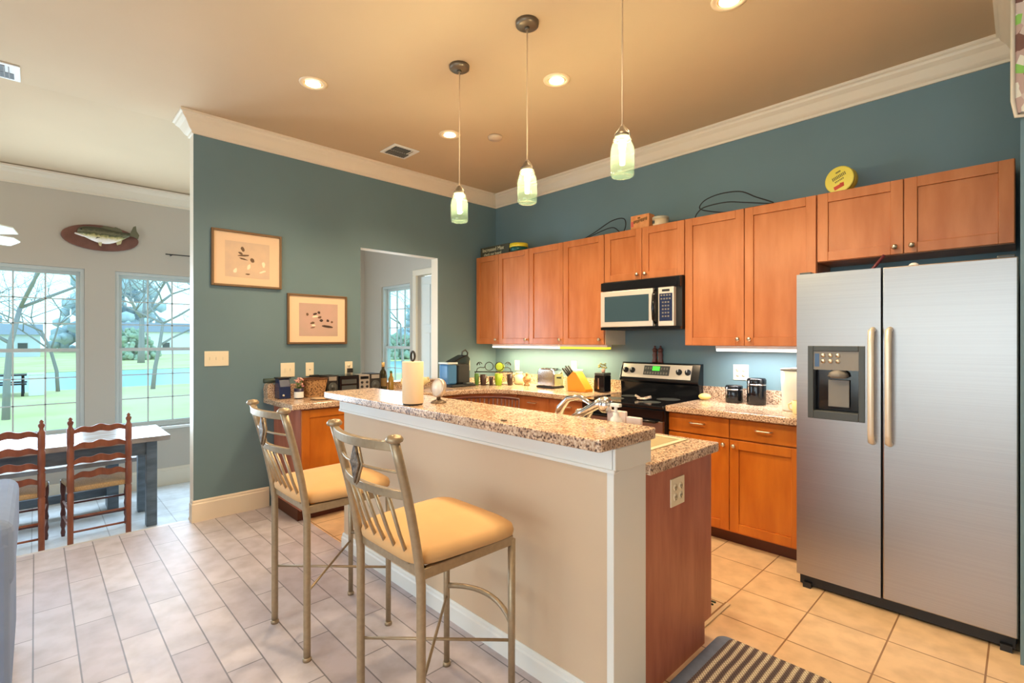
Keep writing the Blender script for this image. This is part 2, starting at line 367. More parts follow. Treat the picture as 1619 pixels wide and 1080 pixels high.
# windows: frame, two sashes with muntins, panes
SASH = mat('white_sash', (204, 208, 204), .35)
def window(name, T, w, h, rail=.5):
    """local: x 0..w, z 0..h, y 0 is the inner wall plane, outside at +y; T places it"""
    e = bpy.data.objects.new(name, None); COL.objects.link(e); e.location = T[0]; e.rotation_euler = (0, 0, T[1]); e['kind'] = 'structure'
    m = MB(); t = .03
    m.ringy(.02, .12, .001, w-.001, .001, h-.001, t)
    m.build('frame', SASH, e, local=True)
    MB().box(-.03, -.03, -.03, w+.03, .03, .0).build('sill', WHITE, e, bevel=.004, local=True)
    zr = h*rail
    for nm, z0, z1, y in (('upper_sash', zr, h-t, .075), ('lower_sash', t, zr+.03, .045)):
        s = MB(); b = .032
        s.ringy(y, y+.03, t, w-t, z0, z1, b)
        for k in (1, 2):
            x = t+b+(w-2*t-2*b)*k/3; s.box(x-.006, y+.006, z0+b, x+.006, y+.024, z1-b)
            z = z0+b+(z1-z0-2*b)*k/3; s.box(t+b, y+.006, z-.005, w-t-b, y+.024, z+.005)
        so = s.build(nm, SASH, e, local=True)
        MB().box(t+b, y+.013, z0+b, w-t-b, y+.017, z1-b).build('pane', PANE, so, local=True)
    return e
window('window_1', ((-1.97, WA[0], ZS), PI/2), .78, ZH-ZS)
window('window_2', ((-1.97, WB[0], ZS), PI/2), .78, ZH-ZS)
window('window_3', ((-1.97, WC[0], ZS), PI/2), .78, ZH-ZS)
window('window_4', ((NW[0], -.7, ZS), 0), NW[1]-NW[0], 2.12-ZS)
for k, q in enumerate(LW): window('window_%d' % (5+k), ((q[1], -8, .5), PI), 1.4, 2.0)
# panelled white door in the nook, with casing
d = bpy.data.objects.new('door_1', None); COL.objects.link(d); d.location = (-.4, -.66, FL); d['kind'] = 'structure'
m = MB().box(-.64, -.655, FL, -.16, -.62, 2.18)
for x0, x1 in ((-.58, -.43), (-.37, -.22)):
    for z0, z1 in ((-.0, .75), (.85, 1.5), (1.6, 2.08)): m.box(x0, -.664, z0, x1, -.655, z1)
m.build('door_leaf', DOORW, d, bevel=.006)
MB().box(-.72, -.72, FL, -.645, -.69, 2.19).box(-.155, -.72, FL, -.125, -.69, 2.19).box(-.72, -.72, 2.19, -.125, -.69, 2.26).build('casing', CREAM, d, bevel=.005)
MB().lathe((-.60, -.664, .85), [(.012, 0), (.012, .03), (.027, .04), (.03, .055), (.02, .07), (0, .072)], 14, (0, -1, 0)).build('knob', NICKEL, d)
# curtain rod over the right-hand dining window
t = thing('curtain_rod', 'thin dark rod over the right-hand dining window', 'curtain rod', (-1.9, -2.85, 2.33))
MB().cyl((-1.9, -3.03, 2.33), (-1.9, -2.62, 2.335), .006, n=10).build('rod', IRON, t)
MB().box(-1.97, -2.64, 2.32, -1.895, -2.62, 2.34).build('bracket', IRON, t); MB().box(-1.97, -2.98, 2.322, -1.895, -2.97, 2.336).build('bracket', IRON, t)
# ================================================================== OUTDOORS
LAWN = mat('pale_lawn', (206, 202, 128), .9, c2=(222, 200, 152), scale=.35)
WATER = mat('lake_water', (128, 176, 196), .3, c2=(150, 196, 208), scale=.1, stretch=(1, .2, 1))
o = MB().box(-22, -60, -1.0, -2.2, 60, -.55).box(-2.2, -.5, -1.0, -.2, 60, -.55).build('ground', LAWN, origin=(0, 0, 0)); struct(o)
tag(MB().box(-46, -90, -1.3, -22, 90, -1.0).build('lake', WATER), 'strip of pale blue water beyond the lawn', 'lake', kind='stuff')
o = MB().box(-160, -150, -1.3, -46, 150, -.95).build('ground', LAWN, origin=(0, 0, 0)); struct(o)
BARK = mat('grey_bark', (150, 144, 140), .9)
FOL = mat('haze_tinted_evergreen', (204, 212, 216), .9, c2=(180, 192, 200), scale=.8)  # distance haze is put into the foliage colour
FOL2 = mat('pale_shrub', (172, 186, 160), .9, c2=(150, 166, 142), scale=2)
def tree(x, y, h, seed, label, spread=.5, depth=5, r0=None):
    rnd = random.Random(seed); z0 = -.56 if x > -22 else -.96
    t = thing('bare_tree', label, 'tree', (x, y, z0), group=None)
    tr = MB(); br = MB(); r0 = r0 or h*.022
    def grow(p, d, L, r, k, m):
        q = p; pts = [p]; dd = d
        for i in range(3):
            dd = (dd+Vector((rnd.uniform(-.18, .18), rnd.uniform(-.18, .18), rnd.uniform(-.05, .15)))).normalized(); q = q+dd*L/3; pts.append(q)
        m.tube(pts, [r, r*.88, r*.76, r*.6], 5)
        if k == 0: return
        for i in range(4 if k > depth-2 else 3):
            ax = Vector((rnd.uniform(-1, 1), rnd.uniform(-1, 1), rnd.uniform(-.2, .6))).normalized()
            nd = (dd*(1-spread)+ax*spread*1.15).normalized(); st = pts[rnd.choice((2, 3))] if i else pts[3]
            grow(st, nd, L*rnd.uniform(.6, .82), r*.52, k-1, br)
    grow(Vector((x, y, z0)), Vector((0, 0, 1)), h*.3, r0, depth, tr)
    tr.build('trunk', BARK, t); br.build('branches', BARK, t)
tree(-13, -4.55, 9.5, 3, 'large bare tree with spreading branches outside the left dining window', .62, 6, .085)
tree(-20, -.6, 9, 5, 'bare tree on the lawn seen in the right dining window', .55, 5, .09)
tree(-21.3, -3.4, 8, 9, 'bare tree near the water behind the left dining window', .6, 5, .07)
tree(-60, 4, 16, 11, 'thin bare tree on the far bank, right of the houses', .5, 4)
tree(-62, -20, 16, 12, 'thin bare tree on the far bank, left of the houses', .5, 4)
tree(-14.5, 7.6, 9, 21, 'bare tree behind the narrow nook window', .6, 5, .06)
def crown_tree(x, y, w, h, seed, label, m=FOL):
    rnd = random.Random(seed); b = MB(); z0 = -.96 if x < -46 else -.56
    for i in range(190):
        a = rnd.uniform(0, 2*PI); u = rnd.random()**1.5; r = math.sqrt(rnd.random())*.44*w*(1-.55*u); zz = z0+h*(.03+.9*u)
        b.ball((x+r*math.cos(a), y+r*math.sin(a), zz), w*rnd.uniform(.03, .065), 6, (1, 1, rnd.uniform(.7, 1.3)))
    t = thing('evergreen_tree', label, 'tree', (x, y, z0)); b.build('foliage', m, t); MB().cyl((x, y, z0), (x, y, z0+h*.5), w*.04, n=8).build('trunk', BARK, t)

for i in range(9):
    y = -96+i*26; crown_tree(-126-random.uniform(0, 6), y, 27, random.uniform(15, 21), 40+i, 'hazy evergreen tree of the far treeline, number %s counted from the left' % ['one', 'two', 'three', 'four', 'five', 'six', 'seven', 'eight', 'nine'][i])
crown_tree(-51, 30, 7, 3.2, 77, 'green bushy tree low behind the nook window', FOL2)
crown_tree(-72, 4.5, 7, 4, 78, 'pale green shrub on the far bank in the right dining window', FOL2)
def house(x, y, w, h, c, rc, label):
    t = thing('lake_house', label, 'house', (x, y, -.96)); z = -.96
    MB().box(x-3, y-w/2, z, x+3, y+w/2, z+h).build('wall', mat('siding', c, .7), t)
    MB().prism([(-3.5, z+h), (3.5, z+h), (0, z+h+1.6)], lambda p: (x+p[0], y-w/2-.3, p[1]), lambda p: (x+p[0], y+w/2+.3, p[1])).build('roof', mat('shingle', rc, .8), t)
    for k in range(3):
        yy = y-w/2+w*(k+.5)/3; MB().box(x+3, yy-.5, z+.9, x+3.06, yy+.5, z+2).build('window', CHAR, t)
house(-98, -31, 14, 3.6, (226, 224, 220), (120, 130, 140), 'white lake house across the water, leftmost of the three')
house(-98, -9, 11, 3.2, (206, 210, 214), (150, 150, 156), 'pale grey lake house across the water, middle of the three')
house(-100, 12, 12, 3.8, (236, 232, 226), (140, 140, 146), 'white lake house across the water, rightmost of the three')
def at(x, y, z=0): return (x-20.6, y-4.85, z-.55)
t = thing('picnic_table', 'dark picnic table on the lawn by the water', 'picnic table', at(0, 0))
MB().box(*at(-.4, -.6, .70), *at(.4, .6, .75)).build('tabletop', IRON, t)
for sx in (-.65, .65): MB().box(*at(sx-.13, -.6, .40), *at(sx+.13, .6, .45)).build('bench_seat', IRON, t)
for y in (-.5, .5):
    MB().tube([at(-.7, y), at(-.2, y, .7)], .04).tube([at(.7, y), at(.2, y, .7)], .04).tube([at(-.7, y, .4), at(.7, y, .4)], .03).build('leg', IRON, t)
t = thing('utility_box', 'white box standing on the lawn beyond the left dining window', 'utility box', (-20, -4.03, -.55))
MB().box(-20.2, -4.2, -.55, -19.8, -3.80, .20).build('body', WHITE, t, bevel=.02); MB().box(-20.24, -4.24, .20, -19.76, -3.76, .25).build('lid', WHITE, t)

# ================================================================== CABINETS
def knob_mb(x, y, z): return MB().lathe((x, y, z), [(.007, 0), (.006, .012), (.014, .018), (.016, .024), (.012, .031), (0, .033)], 14, (0, -1, 0))
def front(m, x0, x1, z0, z1, yf, fr=.06, th=.02, flat=False):
    y1 = yf; y0 = yf-th
    if flat: return m.box(x0, y0, z0, x1, y1, z1)
    m.box(x0, y0, z0, x0+fr, y1, z1).box(x1-fr, y0, z0, x1, y1, z1).box(x0+fr, y0, z0, x1-fr, y1, z0+fr).box(x0+fr, y0, z1-fr, x1-fr, y1, z1)
    return m.box(x0+fr, y0+.011, z0+fr, x1-fr, y1, z1-fr)
def cabinet(name, label, group, loc, rotz, w, d, h, items, wood, toe=0, side=None):
    t = thing(name, label, 'cabinet', loc, rotz, group); g = .0025
    b = MB().box(0, 0, toe, w, -d+.02, h); bo = b.build('body', side or wood, t, local=True)
    if toe: MB().box(.0, -.01, 0, w, -d+.08, toe).build('toe_kick', KICK, t, local=True)
    for it in items:
        k, x0, x1, z0, z1 = it[:5]
        fo = front(MB(), x0+g, x1-g, z0+g, z1-g, -d+.02, flat=(k == 'drawer')).build(k, wood, t, bevel=.0025, local=True)
        if k == 'door' and len(it) > 5: knob_mb(it[5], -d, it[6]).build('knob', NICKEL, fo, local=True)
        if k == 'drawer':
            xc = (x0+x1)/2; zc = (z0+z1)/2+.01; L = min(.05, (x1-x0)/4)
            MB().tube([(xc-L, -d, zc), (xc-L, -d-.022, zc), (xc-L*.7, -d-.028, zc), (xc+L*.7, -d-.028, zc), (xc+L, -d-.022, zc), (xc+L, -d, zc)], .0055, 8).build('handle', NICKEL, fo, local=True)
    return t
UD = .339; UZ = 1.368; UT = 2.366; UH = UT-UZ
GU = 'upper cabinets along the teal wall'
cabinet('wall_cabinet', 'tall upper cabinet in the corner beside the pass-through wall', GU, (.037, 0, UZ), 0, .849, UD, UH, [('door', 0, .382, 0, UH, .35, .05), ('door', .382, .849, 0, UH, .815, .05)], MAPLE)
cb = cabinet('wall_cabinet', 'tall upper cabinet immediately left of the microwave', GU, (.886, 0, UZ), 0, .944, UD, UH, [('door', 0, .462, 0, UH, .43, .05), ('door', .462, .944, 0, UH, .90, .05)], MAPLE)
MB().box(.944, -.001, 0, .948, -UD+.02, .14).build('side_panel', CREAM, cb, local=True)
cabinet('wall_cabinet', 'short upper cabinet mounted above the microwave', GU, (1.834, 0, 1.925), 0, .764, UD, UT-1.925, [('door', 0, .382, 0, UT-1.925, .345, .045), ('door', .382, .764, 0, UT-1.925, .42, .045)], MAPLE)
cabinet('wall_cabinet', 'tall upper cabinet between microwave and refrigerator', GU, (2.6, 0, UZ), 0, .914, UD, UH, [('door', 0, .455, 0, UH, .415, .05), ('door', .455, .914, 0, UH, .495, .05)], MAPLE)
cabinet('wall_cabinet', 'short upper cabinet mounted above the refrigerator', GU, (3.517, 0, 1.92), 0, .912, UD, UT-1.92, [('door', 0, .45, 0, UT-1.92, .41, .045), ('door', .45, .912, 0, UT-1.92, .49, .045)], MAPLE)
CT = .925; BH = CT-.045
GB = 'base cabinets under the counters'
def dd(x0, x1, right): return [('drawer', x0, x1, .735, .87), ('door', x0, x1, .10, .73, (x1-.035 if right else x0+.035), .69)]
cabinet('base_cabinet', 'amber base cabinet beside the range, partly behind the island corner', GB, (2.603, 0, 0), 0, .452, .6, BH, dd(0, .452, True), MAPLEB, .09)
cabinet('base_cabinet', 'amber base cabinet touching the refrigerator', GB, (3.055, 0, 0), 0, .45, .6, BH, dd(0, .45, False), MAPLEB, .09)
cabinet('base_cabinet', 'base cabinet left of the range under the knife block', GB, (1.40, 0, 0), 0, .432, .6, BH, dd(0, .432, True), MAPLE, .09)
cabinet('base_cabinet', 'base cabinet under the toaster', GB, (.98, 0, 0), 0, .42, .6, BH, dd(0, .42, True), MAPLE, .09)
cabinet('base_cabinet', 'amber base cabinet at the open end of the left counter, behind the stools', GB, (.003, -2.56, 0), PI/2, .56, .61, BH, [('door', 0, .56, .10, .87)], MAPLEB, .09, CHERRY)
cabinet('base_cabinet', 'base cabinet under the stereo and paper towel, behind the island', GB, (.003, -1.998, 0), PI/2, .895, .61, BH, [('door', 0, .45, .10, .87, .41, .8), ('door', .45, .895, .10, .87, .49, .8)], MAPLEB, .09)
# diagonal corner base cabinet
def corner_curve(o):  # curve of the inside corner, offset outwards by o
    pts = []
    for k in range(13):
        a = PI/2*k/12; pts.append((.975+o*.5-(.375-o*.2)*math.cos(a)*1.0, -1.04-o*.5+(.44-o*.2)*math.sin(a)))
    return pts
cc = thing('base_cabinet', 'corner base cabinet with curved front under the coffee maker', 'cabinet', (.4, -.4, 0), 0, GB)
MB().zprism([(.003, -.003), (.003, -1.098), (.60, -1.095)]+corner_curve(0)[0:13]+[(.976, -.60), (.976, -.003)], .09, BH).build('body', MAPLE, cc)
MB().zprism([(0.01, -.01), (.01, -1.1), (.53, -1.1), (.98, -.53), (.98, -.01)], 0, .09).build('toe_kick', KICK, cc)
# slatted rail along the curved corner
t = thing('slatted_rack', 'low rack of dark wooden spindles along the corner cabinets', 'rack', (.75, -.9, 0))
path = [(.70, -1.62), (.70, -1.45), (.70, -1.28)]+[(1.08-.38*math.cos(PI/2*k/14), -1.14+.38*math.sin(PI/2*k/14)) for k in range(15)]+[(1.16, -.755)]
for zz, nm in ((.855, 'top_rail'), (.62, 'bottom_rail'), (.09, 'foot_rail')): MB().tube([(x, y, zz) for x, y in path], .011, 8).build(nm, CHAIRD, t)
acc = [0]
for i in range(1, len(path)): acc.append(acc[-1]+(Vector(path[i])-Vector(path[i-1])).length)
sp = None; N = 28
for k in range(N):
    s_ = acc[-1]*k/(N-1); i = max(j for j in range(len(path)-1) if acc[j] <= s_+1e-9); u = (s_-acc[i])/(acc[i+1]-acc[i])
    x = path[i][0]*(1-u)+path[i+1][0]*u; y = path[i][1]*(1-u)+path[i+1][1]*u
    if sp is None:
        sp = MB().cyl((0, 0, 0), (0, 0, .855), .0075, n=8).build('spindle', CHAIRD, t, local=True); o = sp
    else: o = sp.copy(); COL.objects.link(o)
    o.location = Vector((x, y, 0))-t.location

# worktops
t = thing('countertop', 'L-shaped speckled brown worktop along the two teal walls', 'countertop', (.3, -.3, BH), 0)
MB().zprism([(0, 0), (0, -2.645), (.65, -2.645), (.65, -1.40), (.655, -1.25)]+[(1.09-.43*math.cos(PI/2*k/10), -1.08+.43*math.sin(PI/2*k/10)) for k in range(11)]+[(1.83, -.65), (1.83, 0)], BH, CT).build('top', GRAN, t, bevel=.008, seg=3)
MB().box(0.001, -1.8, CT, .02, -.02, .978).box(0.001, -2.59, CT, .02, -1.8, 1.03).build('backsplash_strip', GRAN, t)
MB().box(.02, -.021, CT, 1.83, -.001, 1.03).build('backsplash_strip', GRAN, t)
MB().xprism([(-2.60, CT), (-2.64, CT), (-2.645, 1.0), (-2.635, 1.04), (-2.60, 1.05), (-2.59, 1.03), (-2.59, CT)], .001, .10).build('end_cap', GRAN, t)
t = thing('countertop', 'short speckled worktop between range and refrigerator', 'countertop', (3, -.3, BH), 0)
MB().box(2.602, -.65, BH, 3.51, -.001, CT).build('top', GRAN, t, bevel=.008, seg=3)
MB().box(2.602, -.021, CT, 3.51, -.001, 1.03).build('backsplash_strip', GRAN, t)
# pass-through sill
struct(MB().box(-.125, -1.762, .978, .03, -.858, .990).build('trim_4', GRAN, origin=(0, 0, 0)))

# ================================================================== ISLAND
t = thing('island_half_wall', 'beige half wall of the island with white end post and mouldings', 'half wall', (2.3, -2.42, 0))
MB().box(1.245, -2.515, 0, 3.415, -2.31, 1.022).build('wall_panel', PONY, t)
MB().box(3.405, -2.53, 0, 3.435, -2.31, 1.022).build('end_post', WHITE, t, bevel=.003)
MB().box(1.235, -2.545, .935, 3.445, -2.515, 1.022).box(3.435, -2.545, .935, 3.452, -2.30, 1.022).box(1.235, -2.552, .93, 3.452, -2.515, .945).build('top_moulding', WHITE, t, bevel=.004)
MB().sweep([(3.40, -2.515), (1.245, -2.515), (1.245, -2.31)], [(o, z) for o, z in base(0, .10)]).build('baseboard', WHITE, t)
tag(MB().zprism([(1.21, -2.635), (1.22, -2.645), (3.45, -2.645), (3.46, -2.635), (3.46, -2.28), (3.45, -2.27), (1.22, -2.27), (1.21, -2.28)], 1.0225, 1.067).build('bar_counter', GRAN, bevel=.009, seg=3),
    'long raised speckled bar top on the island half wall', 'bar top')
IX0, IX1 = 1.30, 3.43
t = thing('island_cabinet', 'island base cabinet with reddish cherry end panel', 'cabinet', (2.4, -2.0, 0))
MB().box(IX0, -2.30, .1, IX1-.02, -1.74, BH-.2).box(IX0, -2.30, BH-.2, 2.50, -1.74, BH).build('body', MAPLEB, t)
MB().prism([(-2.309, 0), (-1.79, 0), (-1.79, .10), (-1.72, .10), (-1.72, BH), (-2.309, BH)], lambda p: (IX1-.018, *p), lambda p: (IX1, *p)).build('end_panel', CHERRY, t)
MB().box(IX0, -2.3, 0, IX1-.02, -1.79, .1).build('toe_kick', KICK, t)
for x0, x1 in ((1.3, 1.8), (1.8, 2.3), (2.3, 2.85), (2.85, 3.41)):
    fo = MB().box(x0+.003, -1.74, .105, x1-.003, -1.72, BH-.005).build('door', MAPLEB, t, bevel=.003)
    MB().lathe((x1-.05, -1.72, .72), [(.007, 0), (.006, .012), (.014, .018), (.016, .024), (.012, .031), (0, .033)], 14, (0, 1, 0)).build('knob', NICKEL, fo)
ct = MB(); SX0, SX1, SY0, SY1 = 2.60, 3.31, -2.17, -1.775
ct.box(IX0-.02, -2.309, BH, SX0, -1.69, CT).box(SX1, -2.309, BH, 3.455, -1.69, CT).box(SX0, -2.309, BH, SX1, SY0, CT).box(SX0, SY1, BH, SX1, -1.69, CT)
o = tag(ct.build('countertop', GRAN, bevel=.007, seg=3), 'lower speckled worktop of the island around the sink', 'countertop')
SINK = mat('bisque_sink', (226, 214, 184), .25)
t = thing('sink', 'bisque double-bowl sink set into the island worktop', 'sink', (2.95, -2.0, .74))
m = MB(); xm = 2.95
for x0, x1 in ((SX0, xm-.015), (xm+.015, SX1)):
    m.box(x0, SY0, .73, x1, SY1, .74).box(x0, SY0, .74, x0+.008, SY1, CT).box(x1-.008, SY0, .74, x1, SY1, CT).box(x0, SY0, .74, x1, SY0+.008, CT).box(x0, SY1-.008, .74, x1, SY1, CT)
m.box(xm-.015, SY0, .8, xm+.015, SY1, CT-.01); m.build('bowl', SINK, t)
m = MB().box(SX0-.02, SY0-.02, CT+.0005, SX1+.02, SY0+.006, CT+.006).box(SX0-.02, SY1-.006, CT+.0005, SX1+.02, SY1+.02, CT+.006).box(SX0-.02, SY0, CT+.0005, SX0+.006, SY1, CT+.006).box(SX1-.006, SY0, CT+.0005, SX1+.02, SY1, CT+.006)
m.build('rim', SINK, t, bevel=.002)
for x in (2.77, 3.13): MB().cyl((x, -1.97, .74), (x, -1.97, .745), .04).build('drain', CHROME, t)
# faucet, soap dispenser
FX, FY = 3.035, -2.21
t = thing('faucet', 'chrome faucet with curved spout and thick lifted lever behind the bar top', 'faucet', (FX, FY, CT))
MB().lathe((FX, FY, CT), [(.035, 0), (.035, .012), (.028, .02), (.026, .12), (.028, .15), (.02, .165), (0, .17)], 20).build('body', CHROME, t)
MB().tube([(FX+.02, FY+.02, CT+.12), (FX+.06, FY+.02, CT+.185), (FX-.02, FY+.02, CT+.218), (FX-.09, FY+.02, CT+.205), (FX-.145, FY+.028, CT+.155), (FX-.165, FY+.03, CT+.10)], [.014, .013, .013, .016, .021, .023], 12).build('spout', CHROME, t)
MB().tube([(FX-.03, FY-.02, CT+.125), (FX+.03, FY-.02, CT+.155), (FX+.10, FY-.015, CT+.195), (FX+.135, FY-.012, CT+.215)], [.014, .018, .020, .021], 14).build('lever', CHROME, t)
MB().lathe((FX+.14, FY-.01, CT+.165), [(.014, 0), (.028, .012), (.032, .035), (.028, .055), (.016, .068), (0, .072)], 18, (.1, 0, 1)).build('lever_head', CHROME, t)
PINK = mat('pale_pink_plastic', (240, 220, 212), .5)
t = thing('soap_dispenser', 'white pump soap dispenser behind the bar top', 'soap dispenser', (3.245, -2.236, CT))
MB().lathe((3.245, -2.236, CT), [(.026, 0), (.029, .01), (.029, .13), (.022, .15), (.012, .158), (.012, .175)], 20).build('bottle', WHITE, t)
MB().cyl((3.245, -2.236, CT+.175), (3.245, -2.236, CT+.20), .007).box(3.222, -2.248, CT+.198, 3.268, -2.224, CT+.213).build('pump', WHITE, t, bevel=.003)
t = thing('sponge_caddy', 'pale pink sponge caddy behind the white soap dispenser', 'caddy', (3.23, -2.16, CT))
MB().box(3.17, -2.195, CT, 3.265, -2.176, CT+.175).build('box', PINK, t, bevel=.004)
MB().box(3.268, -2.195, CT, 3.34, -2.176, CT+.155).build('side_pocket', PINK, t, bevel=.004)
# outlet plates
def plate(name, label, cat, T, w, h, kind, group=None):
    """local: plate in xz plane facing -y"""
    t = thing(name, label, cat, T[0], T[1], group)
    MB().box(-w/2, -.006, -h/2, w/2, 0, h/2).build('cover', PLATE, t, bevel=.002, local=True)
    n = {'switch4': 3, 'switch2': 2, 'switch1': 1, 'out1': 1, 'out2': 2, 'jack': 1}[kind]
    for k in range(n):
        x = (k-(n-1)/2)*.046
        if kind.startswith('switch'): MB().box(x-.005, -.016, -.010, x+.005, -.006, .012).build('toggle', PLATE, t, local=True)
        elif kind == 'jack': MB().lathe((x, -.006, 0), [(.006, 0), (.006, .006), (0, .006)], 10, (0, -1, 0)).build('jack', NICKEL, t, local=True)
        else:
            for z in (-.02, .02):
                so = MB().lathe((x, -.006, z), [(.016, 0), (.016, .002), (0, .002)], 16, (0, -1, 0)).build('socket', PLATE, t, local=True)
                MB().box(x-.007, -.0095, z-.004, x-.005, -.008, z+.006).box(x+.005, -.0095, z-.004, x+.007, -.008, z+.006).box(x-.002, -.0095, z-.010, x+.002, -.008, z-.007).build('slot', BLACKM, so, local=True)
    return t
R1 = PI/2
plate('switch_plate', 'wide ivory switch plate below the upper framed picture', 'switch plate', ((.0005, -2.992, 1.264), R1), .17, .118, 'switch4')
plate('switch_plate', 'ivory double switch plate behind the flowers on the left counter', 'switch plate', ((.0005, -2.446, 1.152), R1), .118, .122, 'switch2')
plate('cable_plate', 'narrow ivory cable plate above the wicker basket', 'wall plate', ((.0005, -2.255, 1.149), R1), .072, .122, 'jack')
oo = plate('outlet', 'ivory outlet with a black plug above the stereo', 'outlet', ((.0005, -1.886, 1.15), R1), .075, .118, 'out1')
tag(MB().box(.01, -1.905, 1.105, .05, -1.865, 1.145).tube([(.045, -1.885, 1.12), (.05, -1.88, 1.105)], .004).build('power_plug', BLACKM), 'black power plug in the outlet above the stereo', 'plug')
plate('outlet', 'ivory outlet beside the coffee maker', 'outlet', ((.0005, -.445, 1.12), R1), .075, .118, 'out1')
plate('switch_plate', 'ivory switch plate right of the iron scroll rack', 'switch plate', ((.375, -.0005, 1.12), 0), .075, .118, 'switch1')
plate('outlet', 'ivory outlet behind the orange knife block', 'outlet', ((1.216, -.0005, 1.135), 0), .075, .118, 'out1')
plate('outlet', 'square ivory double outlet above the short black canister', 'outlet', ((2.902, -.0005, 1.155), 0), .118, .122, 'out2')
plate('outlet', 'white outlet on the cherry end panel of the island', 'outlet', ((3.4305, -2.056, .765), R1), .118, .118, 'out2')

# ================================================================== APPLIANCES
# refrigerator
FX0, FX1, FYF = 3.552, 4.445, -.875
t = thing('refrigerator', 'large stainless side-by-side refrigerator with ice dispenser', 'refrigerator', (4.0, -.45, 0))
MB().box(FX0+.006, -.05, .02, FX1-.006, -.81, 1.765).build('body', CHAR, t, bevel=.006)
XS = 3.949
dl = MB(); DX0, DX1, DZ0, DZ1 = 3.61, 3.878, .972, 1.378
dl.box(FX0, FYF, .072, XS-.004, -.815, DZ0).box(FX0, FYF, DZ1, XS-.004, -.815, 1.785).box(FX0, FYF, DZ0, DX0, -.815, DZ1).box(DX1, FYF, DZ0, XS-.004, -.815, DZ1)
dlo = dl.build('freezer_door', STEEL, t)
dro = MB().box(XS+.004, FYF, .072, FX1, -.815, 1.785).build('fridge_door', STEEL, t, bevel=.006)
for x, dpar in ((3.912, dlo), (3.984, dro)):
    MB().tube([(x, FYF, .875), (x, FYF-.045, .885), (x, FYF-.055, .93), (x, FYF-.055, 1.40), (x, FYF-.045, 1.455), (x, FYF, 1.465)], [.014, .015, .014, .014, .015, .014], 12).build('handle', mat('pale_satin_handle', (234, 224, 206), .35, .45), dpar)
ds = MB().ringy(FYF-.006, -.84, DX0, DX1, DZ0, DZ1, .028, .045, .03)
dso = ds.build('dispenser', CHAR, t, bevel=.003)
MB().box(DX0+.028, -.82, DZ0+.045, DX1-.028, -.816, 1.25).build('cavity', BLACK, dso)
MB().box(DX0+.028, FYF, 1.245, DX1-.028, -.84, DZ1-.03).build('control_panel', GREYP, dso)
for k in range(6):
    x = DX0+.075+.035*(k % 3); z = 1.325-.032*(k//3); MB().lathe((x, FYF, z), [(.011, 0), (.011, .003), (0, .003)], 12, (0, -1, 0)).build('button', NICKEL, dso)
MB().box(DX0+.034, FYF-.001, 1.262, DX0+.056, -.86, 1.335).build('sticker', mat('blue_sticker', (70, 100, 140), .5), dso)
MB().lathe((3.75, -.845, 1.20), [(.03, .045), (.045, .03), (.05, .01), (.035, 0), (0, 0)], 18).build('spout_cover', GREYP, dso)
MB().box(3.70, -.838, 1.04, 3.80, -.83, 1.19).build('lever', GREYP, dso, bevel=.003)
MB().box(FX0+.01, -.845, .012, FX1-.01, -.80, .068).build('base_grille', BLACKM, t)
for x in (FX0+.03, FX1-.06): MB().box(x, -.87, .0, x+.04, -.80, .03).build('foot', BLACKM, t)
for x in (FX0+.01, FX1-.07): MB().box(x, -.86, 1.765, x+.06, -.76, 1.797).build('hinge_cover', CHAR, t, bevel=.004)
tag(MB().box(3.63, -.62, 1.767, 3.80, -.35, 1.815).build('cardboard_box', mat('kraft_card', (222, 196, 150), .8)), 'flat cardboard box on top of the refrigerator', 'box')
tag(MB().tube([(3.82, -.55, 1.775), (3.90, -.50, 1.90)], .009).build('marker_pen', mat('maroon_plastic', (110, 50, 60), .4)), 'maroon pen leaning over the refrigerator top', 'pen')
tag(MB().ball((4.06, -.72, 1.79), .026).build('white_ball', WHITE), 'small white ball on top of the refrigerator', 'ball')
# microwave
MX0, MX1, MY = 1.84, 2.594, -.40
t = thing('microwave', 'black and silver over-the-range microwave', 'microwave', (2.22, -.2, 1.50))
MB().box(MX0, -.002, 1.50, MX1, MY+.03, 1.922).build('body', BLACKM, t)
MB().box(MX0, MY, 1.842, MX1-.03, MY+.03, 1.915).box(MX1-.028, MY-.002, 1.835, MX1-.002, MY+.03, 1.915).build('vent_grille', BLACK, t, bevel=.003)
md = MB().box(MX0+.006, MY-.012, 1.525, 2.36, MY+.03, 1.835).build('door', mat('silver_plastic', (232, 222, 208), .3, .3), t, bevel=.004)
MB().box(MX0+.05, MY-.0145, 1.57, 2.325, MY-.010, 1.79).build('window', mat('dark_mirror', (60, 84, 96), .08), md)
MB().tube([(2.385, MY-.01, 1.55), (2.385, MY-.04, 1.58), (2.385, MY-.05, 1.68), (2.385, MY-.04, 1.78), (2.385, MY-.01, 1.815)], .014, 10).build('handle', BLACK, md)
cp = MB().box(2.41, MY-.012, 1.525, 2.545, MY+.03, 1.835).build('control_panel', mat('silver_plastic', (232, 222, 208), .3, .3), t, bevel=.003)
MB().box(2.422, MY-.0145, 1.565, 2.533, MY-.011, 1.785).build('keypad', NAVY, cp)
MB().box(2.445, MY-.0145, 1.80, 2.51, MY-.011, 1.818).build('display', BLACKM, cp)
k0 = MB()
for r in range(7):
    for q in range(4 if r < 2 else 3):
        x = 2.434+.024*q+(.0 if r < 2 else .012); z = 1.77-.028*r; k0.box(x, MY-.0165, z-.006, x+.014, MY-.014, z+.006)
k0.build('buttons', GREYP, cp)
MB().box(MX0, MY+.0, 1.50, MX1, MY+.03, 1.522).build('bottom_lip', BLACK, t)
